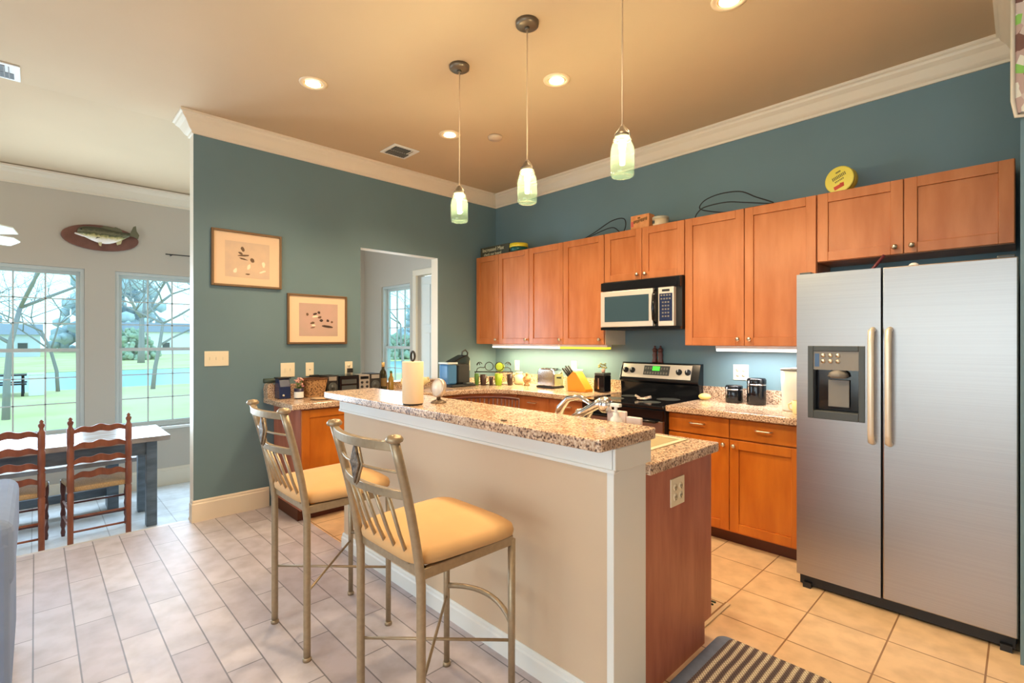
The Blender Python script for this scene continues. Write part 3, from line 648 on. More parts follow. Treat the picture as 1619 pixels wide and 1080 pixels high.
# range
RX0, RX1 = 1.838, 2.598
t = thing('range', 'black and stainless electric range with glass cooktop', 'range', (2.22, -.33, 0))
MB().box(RX0, -.02, .08, RX1, -.64, .895).build('body', BLACKM, t)
MB().box(RX0-.002, -.06, .895, RX1+.002, -.69, .918).build('cooktop', BLACK, t, bevel=.005)
for x, y, r in ((2.03, -.23, .075), (2.40, -.23, .095), (2.03, -.50, .10), (2.40, -.50, .075)):
    MB().lathe((x, y, .918), [(r, 0), (r, .0008), (r-.004, .0008)], 32).build('burner_ring', CHAR, t)
bp_ = MB().xprism([(-.004, .918), (-.075, .918), (-.085, 1.03), (-.105, 1.045), (-.105, 1.06), (-.055, 1.205), (-.04, 1.21), (-.004, 1.21)], RX0, RX1).build('backguard', BLACK, t, bevel=.003)
def bgp(x, u, o=.002): # point on slanted face of the backguard; u 0..1 up
    return (x, -.105+.05*u-o*.945, 1.06+.145*u+o*-.0+o*.33)
def bgq(m, x0, x1, u0, u1, o=.003):
    a = [bgp(x0, u0, 0), bgp(x1, u0, 0), bgp(x1, u1, 0), bgp(x0, u1, 0)]; b = [bgp(x0, u0, o), bgp(x1, u0, o), bgp(x1, u1, o), bgp(x0, u1, o)]
    return m.add(a+b, [(3, 2, 1, 0), (4, 5, 6, 7), (0, 1, 5, 4), (1, 2, 6, 5), (2, 3, 7, 6), (3, 0, 4, 7)])
bgq(MB(), RX0+.02, RX1-.07, .1, .93).build('control_panel', mat('silver_panel', (226, 216, 204), .3, .3), bp_)
bgq(MB(), 2.08, 2.33, .28, .84, .005).build('keypad', CHAR, bp_)
bgq(MB(), 2.165, 2.235, .55, .80, .006).build('display', emit('green_display', (70, 220, 60), 1.2), bp_)
k0 = MB()
for q in range(9):
    x = 2.09+q*.026
    for u in (.34, .62):
        if u > .5 and 2.15 < x < 2.24: continue
        bgq(k0, x, x+.015, u, u+.13, .007)
k0.build('buttons', GREYP, bp_)
for x in (1.895, 1.965, 2.42, 2.50):
    p = Vector(bgp(x, .52, .003)); ax = (0, -.945, .33)
    kb = MB().lathe(p, [(.026, 0), (.026, .008), (.02, .012), (.018, .025), (0, .026)], 18, ax).build('knob', BLACKM, bp_)
    MB().box(x-.002, p.y-.03, p.z+.005, x+.002, p.y-.018, p.z+.028).build('pointer', WHITE, kb)
dr = MB().box(RX0+.004, -.64, .19, RX1-.004, -.672, .80).build('oven_door', STEEL, t, bevel=.004)
MB().box(RX0+.10, -.6745, .33, RX1-.10, -.671, .66).build('oven_window', BLACK, dr)
MB().box(RX0+.004, -.672, .80, RX1-.004, -.64, .885).build('front_strip', BLACK, t, bevel=.004)
MB().tube([(RX0+.05, -.672, .80), (RX0+.05, -.71, .80), (RX1-.05, -.71, .80), (RX1-.05, -.672, .80)], .012, 10).build('handle', BLACK, dr)
MB().box(RX0+.004, -.668, .09, RX1-.004, -.64, .185).build('warming_drawer', STEEL, t, bevel=.004)
# under-cabinet light fixtures
WGL = emit('white_light_diffuser', (255, 250, 235), 2.2); YGL = emit('yellow_light_diffuser', (255, 236, 60), 1.0)
def ucl(x0, x1, label, m):
    t = thing('under_cabinet_light', label, 'light', ((x0+x1)/2, -.2, 1.325), 0, 'under-cabinet lights')
    MB().box(x0, -.235, 1.345, x1, -.165, UZ-.001).build('housing', WHITE, t); MB().box(x0+.005, -.238, 1.325, x1-.005, -.162, 1.345).build('diffuser', m, t, bevel=.004)
ucl(.20, 1.20, 'long white under-cabinet light over the scroll rack', WGL)
ucl(1.215, 1.79, 'yellow under-cabinet light over the knife block', YGL)
ucl(2.80, 3.40, 'white under-cabinet light over the black canisters', WGL)

# ================================================================== PICTURES, FISH, FAN, VENTS
FRM = mat('bronze_frame', (120, 92, 64), .4, .3); MATB = mat('cream_mat_board', (236, 204, 168), .7)
PIC1 = mat('beige_print', (212, 184, 158), .6, c2=(222, 192, 160), scale=9); PIC2 = mat('mauve_print', (190, 164, 146), .6, c2=(200, 166, 152), scale=6)
INK = mat('brown_ink', (110, 84, 62), .7); INK2 = mat('dark_ink', (70, 52, 44), .7); PALE = mat('pale_ink', (248, 232, 204), .7)
def picture(label, y0, y1, z0, z1, px, pm, marks):
    t = thing('framed_picture', label, 'picture', (0, (y0+y1)/2, z0), 0)
    f = .018; MB().box(.001, y0, z0, .025, y0+f, z1).box(.001, y1-f, z0, .025, y1, z1).box(.001, y0+f, z0, .025, y1-f, z0+f).box(.001, y0+f, z1-f, .025, y1-f, z1).build('frame', FRM, t, bevel=.003)
    mo = MB().box(.001, y0+f, z0+f, .014, y1-f, z1-f).build('mat_board', MATB, t)
    a, b, c, d_ = px; po = MB().box(.014, a, c, .0152, b, d_).build('print', pm, t)
    for (q, u, v, su, sv, ang) in marks:
            m = MB(); cu = a+(b-a)*u; cv = c+(d_-c)*v; n = 9; rnd = random.Random(u*97+v*31)
            poly = []
            for k in range(n):
                th = 2*PI*k/n; rr = rnd.uniform(.75, 1.1); X = su*rr*math.cos(th); Z = sv*rr*math.sin(th)
                poly.append((cu+X*math.cos(ang)-Z*math.sin(ang), cv+X*math.sin(ang)+Z*math.cos(ang)))
            m.xprism(poly, .0152, .0158).build('painted_bird', q, po)
picture('upper framed bird print with three pale birds', -3.033, -2.502, 1.846, 2.301, (-2.935, -2.60, 1.925, 2.215), PIC1,
        [(INK, .38, .80, .014, .022, .4), (INK, .33, .68, .02, .010, -.4), (INK, .40, .62, .05, .008, .1), (INK, .60, .50, .018, .022, .9), (PALE, .22, .18, .015, .022, -.3), (PALE, .52, .30, .012, .026, -.3), (PALE, .86, .42, .013, .026, .1), (INK, .40, .52, .035, .007, -.2), (PALE, .84, .2, .03, .008, .4), (INK, .5, .1, .02, .006, 0)])
picture('lower framed duck print with a mauve sky', -2.455, -1.911, 1.376, 1.821, (-2.352, -2.0, 1.448, 1.742), PIC2,
        [(INK2, .40, .68, .02, .010, .3), (INK2, .50, .72, .014, .014, 0), (INK, .20, .66, .012, .014, .2), (INK2, .56, .48, .018, .016, .2), (INK2, .73, .48, .014, .014, .2), (INK, .84, .44, .012, .012, 0), (INK2, .72, .30, .06, .012, -.1), (INK, .33, .40, .02, .012, .3), (INK, .52, .58, .02, .012, .3), (PALE, .40, .60, .03, .01, .2), (INK, .34, .26, .022, .006, .2), (PALE, .36, .33, .02, .008, 0)])
# mounted bass on oval plaque
FYC, FZC = -3.555, 2.455
t = thing('mounted_fish', 'mounted largemouth bass on an oval wooden plaque above the dining windows', 'fish trophy', (-1.97, FYC, FZC-.14))
PW = mat('plaque_wood', (128, 84, 70), .4, c2=(108, 66, 54), scale=8)
pl = [(FYC+.30*math.cos(2*PI*k/40)+.0, FZC-.022+.128*math.sin(2*PI*k/40)+.0) for k in range(40)]
MB().xprism(pl, -1.969, -1.945).build('plaque', PW, t, bevel=.006)
m, tt, b = nmat('bass_skin'); co = tt.nodes.new('ShaderNodeTexCoord'); sx = tt.nodes.new('ShaderNodeSeparateXYZ'); nz = tt.nodes.new('ShaderNodeTexNoise'); nz.inputs['Scale'].default_value = 40
ad = tt.nodes.new('ShaderNodeMath'); ad.operation = 'MULTIPLY_ADD'; ad.inputs[1].default_value = .28
tt.links.new(co.outputs['Generated'], sx.inputs[0]); tt.links.new(co.outputs['Object'], nz.inputs[0]); tt.links.new(nz.outputs['Fac'], ad.inputs[0]); tt.links.new(sx.outputs['Z'], ad.inputs[2])
r = tt.nodes.new('ShaderNodeValToRGB'); e = r.color_ramp.elements; e[0].position = .38; e[0].color = (*s2l((236, 222, 204)), 1); e[1].position = .88; e[1].color = (*s2l((70, 70, 48)), 1)
q = e.new(.55); q.color = (*s2l((206, 192, 130)), 1); q = e.new(.68); q.color = (*s2l((70, 74, 40)), 1); q = e.new(.76); q.color = (*s2l((116, 112, 84)), 1)
tt.links.new(ad.outputs[0], r.inputs[0]); tt.links.new(r.outputs[0], b.inputs['Base Color']); b.inputs['Roughness'].default_value = .3; BASS = m
fb = MB(); sec = [(-.185, .005, .03, .015), (-.175, .030, .045, .03), (-.12, .058, .052, .02), (-.05, .078, .05, .005), (.03, .080, .048, -.008), (.10, .062, .036, -.002), (.16, .038, .022, .014), (.205, .024, .014, .032), (.225, .020, .010, .042)]
vs = []; n = 16
for (u, hh, ww, dz) in sec:
    for k in range(n):
        a = 2*PI*k/n; vs.append((-1.90+ww*math.cos(a), FYC+u, FZC-.005+dz+hh*math.sin(a)))
fs = [(i*n+k, i*n+(k+1) % n, (i+1)*n+(k+1) % n, (i+1)*n+k) for i in range(len(sec)-1) for k in range(n)]+[tuple(range(n)), tuple((len(sec)-1)*n+k for k in range(n))]
bo = fb.add(vs, fs, True).build('body', BASS, t, subsurf=1)
FIN = mat('olive_fin', (104, 100, 74), .4)
MB().xprism([(FYC+.215, FZC+.02), (FYC+.25, FZC+.12), (FYC+.272, FZC+.132), (FYC+.278, FZC+.08), (FYC+.30, FZC+.04), (FYC+.29, FZC-.0), (FYC+.25, FZC+.018)], -1.905, -1.897).build('tail_fin', FIN, t)
MB().xprism([(FYC-.02, FZC+.065), (FYC+.02, FZC+.095), (FYC+.08, FZC+.085), (FYC+.11, FZC+.095), (FYC+.15, FZC+.08), (FYC+.165, FZC+.045)], -1.905, -1.897).build('dorsal_fin', FIN, t)
MB().xprism([(FYC-.04, FZC-.03), (FYC-.01, FZC-.0), (FYC+.01, FZC-.02), (FYC-.05, FZC-.05)], -1.86, -1.855).build('side_fin', FIN, t)
MB().xprism([(FYC-.03, FZC-.08), (FYC+.0, FZC-.075), (FYC-.005, FZC-.115), (FYC-.02, FZC-.11)], -1.88, -1.875).xprism([(FYC+.11, FZC-.055), (FYC+.16, FZC-.03), (FYC+.15, FZC-.07), (FYC+.12, FZC-.085)], -1.90, -1.895).build('belly_fin', mat('yellow_fin', (206, 196, 150), .4), t)
MB().ball((-1.862, FYC-.155, FZC+.03), .010).build('eye', BLACK, t)
MB().tube([(-1.88, FYC-.20, FZC-.012), (-1.85, FYC-.15, FZC-.03), (-1.852, FYC-.10, FZC-.045)], [.008, .010, .004], 8).build('jaw', mat('pale_jaw', (236, 224, 206), .4), t)
# ceiling fan
FAN = mat('white_fan_blade', (236, 236, 218), .4)
hx, hy, hz = -1.05, -4.62, 2.22
t = thing('ceiling_fan', 'white ceiling fan at the left edge above the dining windows', 'ceiling fan', (hx, hy, hz))
MB().cyl((hx, hy, hz+.05), (hx, hy, 3.06), .012).lathe((hx, hy, hz-.04), [(.05, 0), (.10, .02), (.11, .06), (.09, .10), (.03, .12)], 24).build('motor', FAN, t)
for a in (54, 126, 198, 270, 342):
    an = math.radians(a); L0, L1, wd = .11, .60, .062; mm = MB()
    pts = [(L0, -.03), (L0+.1, -wd), (L1-.08, -wd*1.1), (L1, -wd*.4), (L1-.02, wd*.8), (L0+.1, wd), (L0, .03)]
    def F(p, dz): 
        x, y = p; return (hx+x*math.cos(an)-y*math.sin(an), hy+x*math.sin(an)+y*math.cos(an), hz+dz-y*.42)
    mm.prism(pts, lambda p: F(p, 0), lambda p: F(p, .008)).build('blade', FAN, t)
def vent(label, x0, x1, y0, y1, z):
    t = thing('ceiling_vent', label, 'vent', ((x0+x1)/2, (y0+y1)/2, z-.012), 0, 'ceiling vents')
    MB().box(x0, y0, z-.010, x1, y1, z-.001).build('frame', WHITE, t, bevel=.003)
    lo = MB().box(x0+.03, y0+.03, z-.0125, (x0+x1)/2-.006, y1-.03, z-.010).box((x0+x1)/2+.006, y0+.03, z-.0125, x1-.03, y1-.07, z-.010).build('opening', CHAR, t)
    m = MB(); n = 9
    for k in range(1, n): y = y0+.03+(y1-y0-.06)*k/n; m.box(x0+.03, y-.0025, z-.015, x1-.03, y+.0025, z-.0125)
    m.build('louvres', GREYP, t)
vent('square ceiling vent near the crown moulding above the pictures', .34, .60, -1.745, -1.485, CZ)
vent('ceiling vent at the left edge of the photo', -.225, .03, -4.36, -4.10, CZ)
# recessed lights
CANE = emit('can_lamp_glow', (255, 240, 210), 9); REFL = mat('can_reflector', (240, 200, 150), .25, .3)
clab = ['recessed ceiling light nearest the upper framed picture', 'recessed ceiling light behind the leftmost pendant', 'recessed ceiling light between the two right pendants', 'recessed ceiling light cut by the top edge of the photo']
proto = None
for (x, y), lb in zip(CANS, clab):
    if proto is None:
        t = thing('recessed_light', lb, 'ceiling light', (x, y, CZ), 0, 'recessed ceiling lights')
        MB().lathe((0, 0, -.006), [(.062, .012), (.060, .0), (.088, .0), (.090, .005)], 32, cap=False).build('trim_ring', mat('can_trim', (240, 214, 176), .3), t, local=True)
        MB().lathe((0, 0, -.001), [(.062, 0), (.062, -.001), (0, -.0012)], 32, cap=False).build('reflector', REFL, t, local=True)
        MB().lathe((0, 0, -.010), [(0, .007), (.046, .006), (.050, .003), (.040, -.001), (0, -.003)], 28, cap=False).build('bulb', CANE, t, local=True); proto = t
    else:
        t = copy_tree(proto); t['label'] = lb
    t.location = (x, y, CZ)
# pendants
BULB = emit('pendant_bulb', (255, 244, 200), 9); CANOPY = mat('brushed_pewter', (120, 108, 92), .35, .6)
plab = ['jar pendant nearest the picture wall, smallest in view', 'middle jar pendant over the bar', 'jar pendant nearest the refrigerator, its canopy above the frame']
proto = None
for (x, y), lb in zip(PEND, plab):
    if proto is None:
        t = thing('pendant_light', lb, 'pendant light', (x, y, 2.16), 0, 'mason jar pendants over the island')
        H = CZ-2.16
        MB().lathe((0, 0, H-.03), [(.0, 0), (.05, .002), (.062, .01), (.064, .03)], 28).lathe((0, 0, H-.045), [(.012, 0), (.014, .015)], 14).build('canopy', CANOPY, t, local=True)
        MB().cyl((0, 0, .22), (0, 0, H-.04), .0035, n=8).build('cord', mat('pale_cord', (226, 198, 160), .5), t, local=True)
        MB().lathe((0, 0, .178), [(.036, 0), (.036, .016), (.030, .022), (.012, .05), (.008, .052)], 20).build('socket_cap', CANOPY, t, local=True)
        MB().tube([(-.040, 0, .165), (-.034, 0, .20), (0, 0, .243), (.034, 0, .20), (.040, 0, .165)], .0022, 6).tube([(-.04*math.cos(2*PI*k/20), .04*math.sin(2*PI*k/20), .168) for k in range(20)], .002, 6, True).build('bail_wire', NICKEL, t, local=True)
        MB().lathe((0, 0, 0), [(.0, .006), (.040, .004), (.048, .0), (.0525, .008), (.0535, .03), (.0525, .034), (.0535, .038), (.0535, .105), (.050, .135), (.040, .158), (.036, .165), (.036, .182)], 32, cap=False).build('jar', JARG, t, local=True)
        MB().lathe((0, 0, .05), [(0, 0), (.011, .004), (.013, .02), (.013, .07), (.017, .085), (.017, .11), (.010, .12), (0, .121)], 18).build('bulb', BULB, t, local=True); proto = t
    else:
        t = copy_tree(proto); t['label'] = lb
    t.location = (x, y, 2.16)
tag(MB().lathe((1.32, -1.2, CZ-.03), [(.0, 0), (.05, .002), (.06, .012), (.062, .029)], 24).build('smoke_detector', mat('detector', (206, 184, 160), .5)), 'small round smoke detector on the kitchen ceiling', 'smoke detector')

# ================================================================== BAR STOOLS
def bowed(x, depth=.045, w=.2): return -depth*(1-(x/w)**2)
def make_stool(label):
    t = thing('bar_stool', label, 'bar stool', (0, 0, 0), 0, 'bar stools at the island')
    W2 = .203
    for s_ in (-1, 1):
        MB().tube([(s_*W2, .2, .0), (s_*W2, .2, .665)], [.0125, .0145], 12).lathe((s_*W2, .2, 0), [(.017, 0), (.018, .012), (.014, .018)], 14).build('leg', STOOL, t, local=True)
        pts = []; 
        for k in range(15):
            z = 1.10*k/14; y = -.2-(.0 if z < .62 else .10*((z-.62)/.48)**1.35)+(.0 if z > .62 else -.0*z); x = s_*(W2+(.0 if z < .62 else .006*(z-.62)/.48))
            pts.append((x, y, z))
        MB().tube(pts, .0155, 12).lathe((s_*W2, -.2, 0), [(.018, 0), (.019, .012), (.015, .018)], 14).build('leg', STOOL, t, local=True)
        MB().lathe((s_*(W2+.006), -.300, 1.095), [(.014, 0), (.026, .006), (.028, .014), (.020, .024), (0, .028)], 16).build('finial', STOOL, t, local=True)
    MB().box(-W2-.005, -.2, .645, W2+.005, -.175, .68).box(-W2-.005, .175, .645, W2+.005, .205, .68).box(-W2-.01, -.2, .645, -W2+.015, .2, .68).box(W2-.015, -.2, .645, W2+.01, .2, .68).build('seat_frame', STOOL, t, local=True, bevel=.003)
    # cushion: superellipse pad with a crowned top
    c = MB(); n = 40; vs = []; lay = [(.94, .682), (1.0, .690), (1.01, .705), (.99, .722), (.90, .737), (.6, .748), (.25, .752)]
    for sc, z in lay:
        for k in range(n):
            a = 2*PI*k/n; e_ = .32; ca = math.cos(a); sa = math.sin(a)
            X = .225*math.copysign(abs(ca)**e_, ca)*sc; Y = .222*math.copysign(abs(sa)**e_, sa)*sc
            X *= (1+.06*(Y/.22)); vs.append((X, Y, z))
    vs.append((0, 0, .7525))
    fs = [(i*n+k, i*n+(k+1) % n, (i+1)*n+(k+1) % n, (i+1)*n+k) for i in range(len(lay)-1) for k in range(n)]+[((len(lay)-1)*n+k, (len(lay)-1)*n+(k+1) % n, len(lay)*n) for k in range(n)]+[tuple(range(n))[::-1]]
    c.add(vs, fs, True).build('seat_cushion', TAN, t, local=True)
    yb = lambda z: -.2-(0 if z < .62 else .10*((z-.62)/.48)**1.35)
    def rail(z, h, th, bow, nm, W=W2):
        m = MB(); N_ = 14; vs = []
        for k in range(N_+1):
            x = -W+2*W*k/N_; y = yb(z)+bowed(x, bow, W)
            vs += [(x, y-th/2, z-h/2), (x, y+th/2, z-h/2), (x, y+th/2, z+h/2), (x, y-th/2, z+h/2)]
        fs = [(4*k+j, 4*k+(j+1) % 4, 4*(k+1)+(j+1) % 4, 4*(k+1)+j) for k in range(N_) for j in range(4)]+[(3, 2, 1, 0), (4*N_, 4*N_+1, 4*N_+2, 4*N_+3)]
        return m.add(vs, fs).build(nm, STOOL, t, local=True, bevel=.003)
    rail(1.085, .030, .022, .045, 'top_rail'); rail(.925, .028, .018, .04, 'middle_rail')
    zt = 1.0
    MB().tube([(-W2*.98+.0+(W2-.03)*k/5, yb(zt)+bowed(-W2+(W2-.03)*k/5, .042, W2), zt) for k in range(6)], .005, 8).build('cross_wire', STOOL, t, local=True)
    MB().tube([(.03+(W2-.03)*k/5, yb(zt)+bowed(.03+(W2-.03)*k/5, .042, W2), zt) for k in range(6)], .005, 8).build('cross_wire', STOOL, t, local=True)
    yd = yb(1.0)-.045
    MB().yprism([(0, 1.075), (.032, 1.005), (0, .935), (-.032, 1.005)], yd-.010, yd+.010).build('diamond_ornament', BRONZE, t, local=True, bevel=.003)
    MB().tube([(0, yd, 1.075), (.038, yd, 1.005), (0, yd, .933), (-.038, yd, 1.005)], .004, 6, True).build('diamond_rim', STOOL, t, local=True)
    for k in range(5):
        x = -.13+.065*k
        MB().tube([(x, yb(.68)+.01, .675), (x, yb(.78)+bowed(x, .02, W2), .78), (x, yb(.915)+bowed(x, .04, W2), .915)], .0068, 8).build('spindle', STOOL, t, local=True)
    MB().tube([(-W2, -.2, .285), (W2, .2, .285)], .006, 8).build('cross_stretcher', STOOL, t, local=True)
    MB().tube([(W2, -.2, .300), (-W2, .2, .300)], .006, 8).build('cross_stretcher', STOOL, t, local=True)
    MB().tube([(-W2+2*W2*k/12, .2+.055*(1-((k-6)/6)**2), .345+.02*(1-((k-6)/6)**2)) for k in range(13)], .011, 10).build('footrest', STOOL, t, local=True)
    return t
st = make_stool('bar stool farther from the camera, nearer the picture wall'); st.location = (2.07, -2.97, 0)
s2 = copy_tree(st); s2['label'] = 'bar stool nearest the camera, in front of the beige island wall'; s2.location = (2.925, -2.945, 0)

# ================================================================== DINING
t = thing('dining_table', 'rectangular farm table with weathered plank top and grey-blue legs', 'table', (-.93, -4.2, FL))
MB().box(-1.28, -5.2, .563, -.59, -3.2, .605).build('tabletop', TTOP, t, bevel=.005)
MB().box(-1.20, -5.1, .45, -1.175, -3.3, .563).box(-.695, -5.1, .45, -.67, -3.3, .563).box(-1.2, -3.33, .45, -.67, -3.305, .563).box(-1.2, -5.1, .45, -.67, -5.07, .563).build('apron', TBLUE, t)
for x in (-1.20, -.72):
    for y in (-5.1, -3.36): MB().box(x, y-.0, FL, x+.075, y+.075, .563).build('leg', TBLUE, t, bevel=.004)
t = thing('dining_bench', 'low grey-blue bench behind the farm table under the windows', 'bench', (-1.5, -4.1, FL))
MB().box(-1.66, -5.0, .265, -1.36, -3.3, .305).build('seat', TTOP, t, bevel=.004)
for y in (-4.8, -3.55):
    MB().box(-1.62, y, FL, -1.40, y+.08, .265).build('leg', TBLUE, t)
MB().box(-1.53, -4.8, -.04, -1.49, -3.5, .03).build('stretcher', TBLUE, t)
def make_chair(label):
    """ladder-back chair, local: back at +x, front at -x"""
    t = thing('ladder_back_chair', label, 'chair', (0, 0, 0), 0, 'ladder-back chairs at the farm table')
    W2 = .172; H = .99
    prof = [(.012, 0), (.018, .02), (.019, .30), (.021, .42), (.016, .425), (.022, .44), (.022, .60), (.017, .605), (.023, .625), (.017, .64), (.022, .66), (.022, .76), (.017, .77), (.022, .79), (.023, .90), (.016, .91), (.012, .925), (.019, .945), (.020, .955), (.010, .965), (.014, .975), (.004, .99)]
    for s_ in (-1, 1):
        MB().lathe((.0, s_*W2, 0), prof, 14).build('back_post', CHAIRW, t, local=True)
        MB().lathe((-.40, s_*.20, 0), [(.012, 0), (.016, .03), (.011, .06), (.018, .09), (.012, .14), (.018, .18), (.012, .22), (.018, .27), (.012, .32), (.018, .36), (.019, .45)], 14).build('front_leg', CHAIRD, t, local=True)
    for k, z in enumerate((.545, .655, .765, .885)):
        poly = []; N_ = 24; hh = .028
        for q in range(N_+1):
            u = -1+2*q/N_; poly.append((u*(W2-.01), z-hh+.010*math.cos(u*PI*1.5)**2+.006))
        for q in range(N_, -1, -1):
            u = -1+2*q/N_; poly.append((u*(W2-.01), z+.012+.022*math.cos(u*PI/2)+.007*math.cos(u*PI*3)))
        MB().xprism(poly, -.006, .006).build('ladder_slat', CHAIRW, t, local=True)
    MB().zprism([(.0, -.16), (.0, .16), (-.41, .215), (-.41, -.215)], .425, .462).build('seat', RUSH, t, local=True, bevel=.012, seg=3)
    for z in (.13, .24): MB().tube([(0, -W2, z), (0, W2, z)], .008, 8).build('stretcher', CHAIRW, t, local=True)
    for z in (.16, .28):
        for s_ in (-1, 1): MB().tube([(0, s_*W2, z), (-.40, s_*.20, z)], .008, 8).build('stretcher', CHAIRW, t, local=True)
    for z in (.12, .25): MB().tube([(-.40, -.2, z), (-.40, .2, z)], .009, 8).build('stretcher', CHAIRD, t, local=True)
    return t
c1 = make_chair('right ladder-back chair, nearest the step edge and picture wall'); c1.location = (-.47, -3.67, FL)
c2 = copy_tree(c1); c2['label'] = 'left ladder-back chair, partly hidden by the blue sofa'; c2.location = (-.47, -4.17, FL)
# sofa
t = thing('sofa', 'blue-grey upholstered sofa end at the lower left edge', 'sofa', (1.55, -4.6, 0))
MB().box(1.12, -5.1, .06, 1.95, -4.095, .70).build('base', SOFA, t, bevel=.03, seg=3)
MB().box(1.12, -4.42, .50, 1.95, -4.085, .765).build('armrest', SOFA, t, bevel=.05, seg=4)
MB().box(1.08, -5.1, .4, 1.3, -4.30, .90).build('backrest', SOFA, t, bevel=.05, seg=4)
for x in (1.15, 1.85): MB().cyl((x, -4.2, 0), (x, -4.2, .07), .02, n=10).build('foot', CHAIRD, t)

# ================================================================== MATS
m, tt, b = nmat('striped_braid'); co = tt.nodes.new('ShaderNodeTexCoord'); mp = tt.nodes.new('ShaderNodeMapping'); mp.inputs['Scale'].default_value = (1, 1, 1)
w1 = tt.nodes.new('ShaderNodeTexWave'); w1.wave_type = 'BANDS'; w1.bands_direction = 'X'; w1.inputs['Scale'].default_value = 8.5; w1.inputs['Distortion'].default_value = .6; w1.inputs['Detail'].default_value = 1
ck = tt.nodes.new('ShaderNodeTexChecker'); ck.inputs['Scale'].default_value = 130
r = tt.nodes.new('ShaderNodeValToRGB'); e = r.color_ramp.elements; e[0].position = .2; e[0].color = (*s2l((98, 84, 82)), 1); e[1].position = .8; e[1].color = (*s2l((216, 204, 176)), 1); q = e.new(.5); q.color = (*s2l((146, 126, 112)), 1)
mx = tt.nodes.new('ShaderNodeMix'); mx.data_type = 'RGBA'; mx.blend_type = 'MULTIPLY'; mx.inputs[0].default_value = .8
ck.inputs['Color1'].default_value = (1, 1, 1, 1); ck.inputs['Color2'].default_value = (.28, .24, .22, 1)
tt.links.new(co.outputs['Object'], w1.inputs[0]); tt.links.new(co.outputs['Object'], ck.inputs[0]); tt.links.new(w1.outputs['Fac'], r.inputs[0]); tt.links.new(r.outputs[0], mx.inputs[6]); tt.links.new(ck.outputs[0], mx.inputs[7]); tt.links.new(mx.outputs[2], b.inputs['Base Color']); b.inputs['Roughness'].default_value = .9; BRAID = m
def rrect(x0, x1, y0, y1, r, n=6):
    pts = []
    for cx, cy, a0 in ((x1-r, y1-r, 0), (x0+r, y1-r, 90), (x0+r, y0+r, 180), (x1-r, y0+r, 270)):
        for k in range(n+1): a = math.radians(a0+90*k/n); pts.append((cx+r*math.cos(a), cy+r*math.sin(a)))
    return pts
t = thing('kitchen_mat', 'braided striped mat with blue-grey border on the kitchen tiles', 'mat', (3.7, -2.0, 0))
BRD = mat('blue_grey_rubber', (104, 116, 136), .7, var=.15, scale=30)
MB().zprism(rrect(3.455, 3.93, -2.45, -1.68, .045), .001, .012).build('border', BRD, t, bevel=.003)
MB().zprism(rrect(3.51, 3.925, -2.395, -1.69, .03), .012, .018).build('woven_field', BRAID, t)
t = thing('rug', 'tan sink rug with dark wavy motif, peeking past the island', 'rug', (2.9, -1.5, 0))
MB().zprism([(2.5, -1.75), (3.377, -1.75), (3.377, -1.37), (2.5, -1.37)], .001, .008).build('field', mat('tan_rug', (214, 186, 150), .9), t)
MB().box(3.35, -1.75, .008, 3.358, -1.37, .0095).box(2.5, -1.40, .008, 3.35, -1.393, .0095).build('border_line', mat('brown_yarn', (150, 112, 78), .9), t)
DG = mat('dark_green_yarn', (62, 70, 62), .9)
m = MB()
for yy in (-1.43, -1.46): m.tube([(3.18+.02*k, yy+.012*math.sin(k*1.2), .010) for k in range(8)], .006, 6)
for yy, xx in ((-1.55, 3.28), (-1.60, 3.31), (-1.66, 3.30), (-1.70, 3.33)): m.tube([(xx-.03, yy, .010), (xx, yy+.015, .010), (xx+.02, yy-.01, .010)], .007, 6)
m.build('wavy_motif', DG, t)

# ================================================================== ITEMS ON THE BAR
t = thing('paper_towel_roll', 'upright paper towel roll on a dark metal holder', 'paper towel', (2.205, -2.60, 1.067))
px_, py_ = 2.205, -2.585
MB().lathe((px_, py_, 1.067), [(.052, 0), (.052, .008), (0, .008)], 28).cyl((px_, py_, 1.07), (px_, py_, 1.30), .006).build('holder', IRON, t)
MB().lathe((px_, py_, 1.076), [(.054, 0), (.056, .003), (.056, .217), (.054, .22), (.02, .22)], 32).build('roll', PAPER, t)
MB().tube([(px_+.0185*math.cos(2*PI*k/16), py_+.0*k, 1.325+.024*math.sin(2*PI*k/16)) for k in range(16)], .006, 8, True).build('finial', IRON, t)
t = thing('round_clock', 'small oval-faced white and silver clock on a foot, on the bar', 'clock', (2.235, -2.44, 1.067))
cx_, cy_ = 2.235, -2.44
MB().lathe((cx_, cy_, 1.067), [(.042, 0), (.042, .006), (.03, .012), (.012, .02), (.01, .04)], 20).build('foot', BRONZE, t)
ax = Vector((.10, -.98, .16)).normalized(); cc_ = Vector((cx_, cy_, 1.067+.082))
MB().lathe(cc_-ax*.018, [(.042, 0), (.050, .006), (.052, .026), (.046, .034), (.043, .030)], 28, ax).build('case', mat('silver_case', (200, 186, 170), .3, .5), t)
MB().lathe(cc_+ax*.012, [(.0435, 0), (.0435, .001), (0, .0012)], 28, ax).build('face', WHITE, t)
tag(MB().ball((2.93, -2.60, 1.070), .015, 10, (1.3, .8, .25)).build('crumb', mat('brown_leaf', (110, 90, 70), .8)), 'tiny brown scrap lying on the bar top', 'scrap')

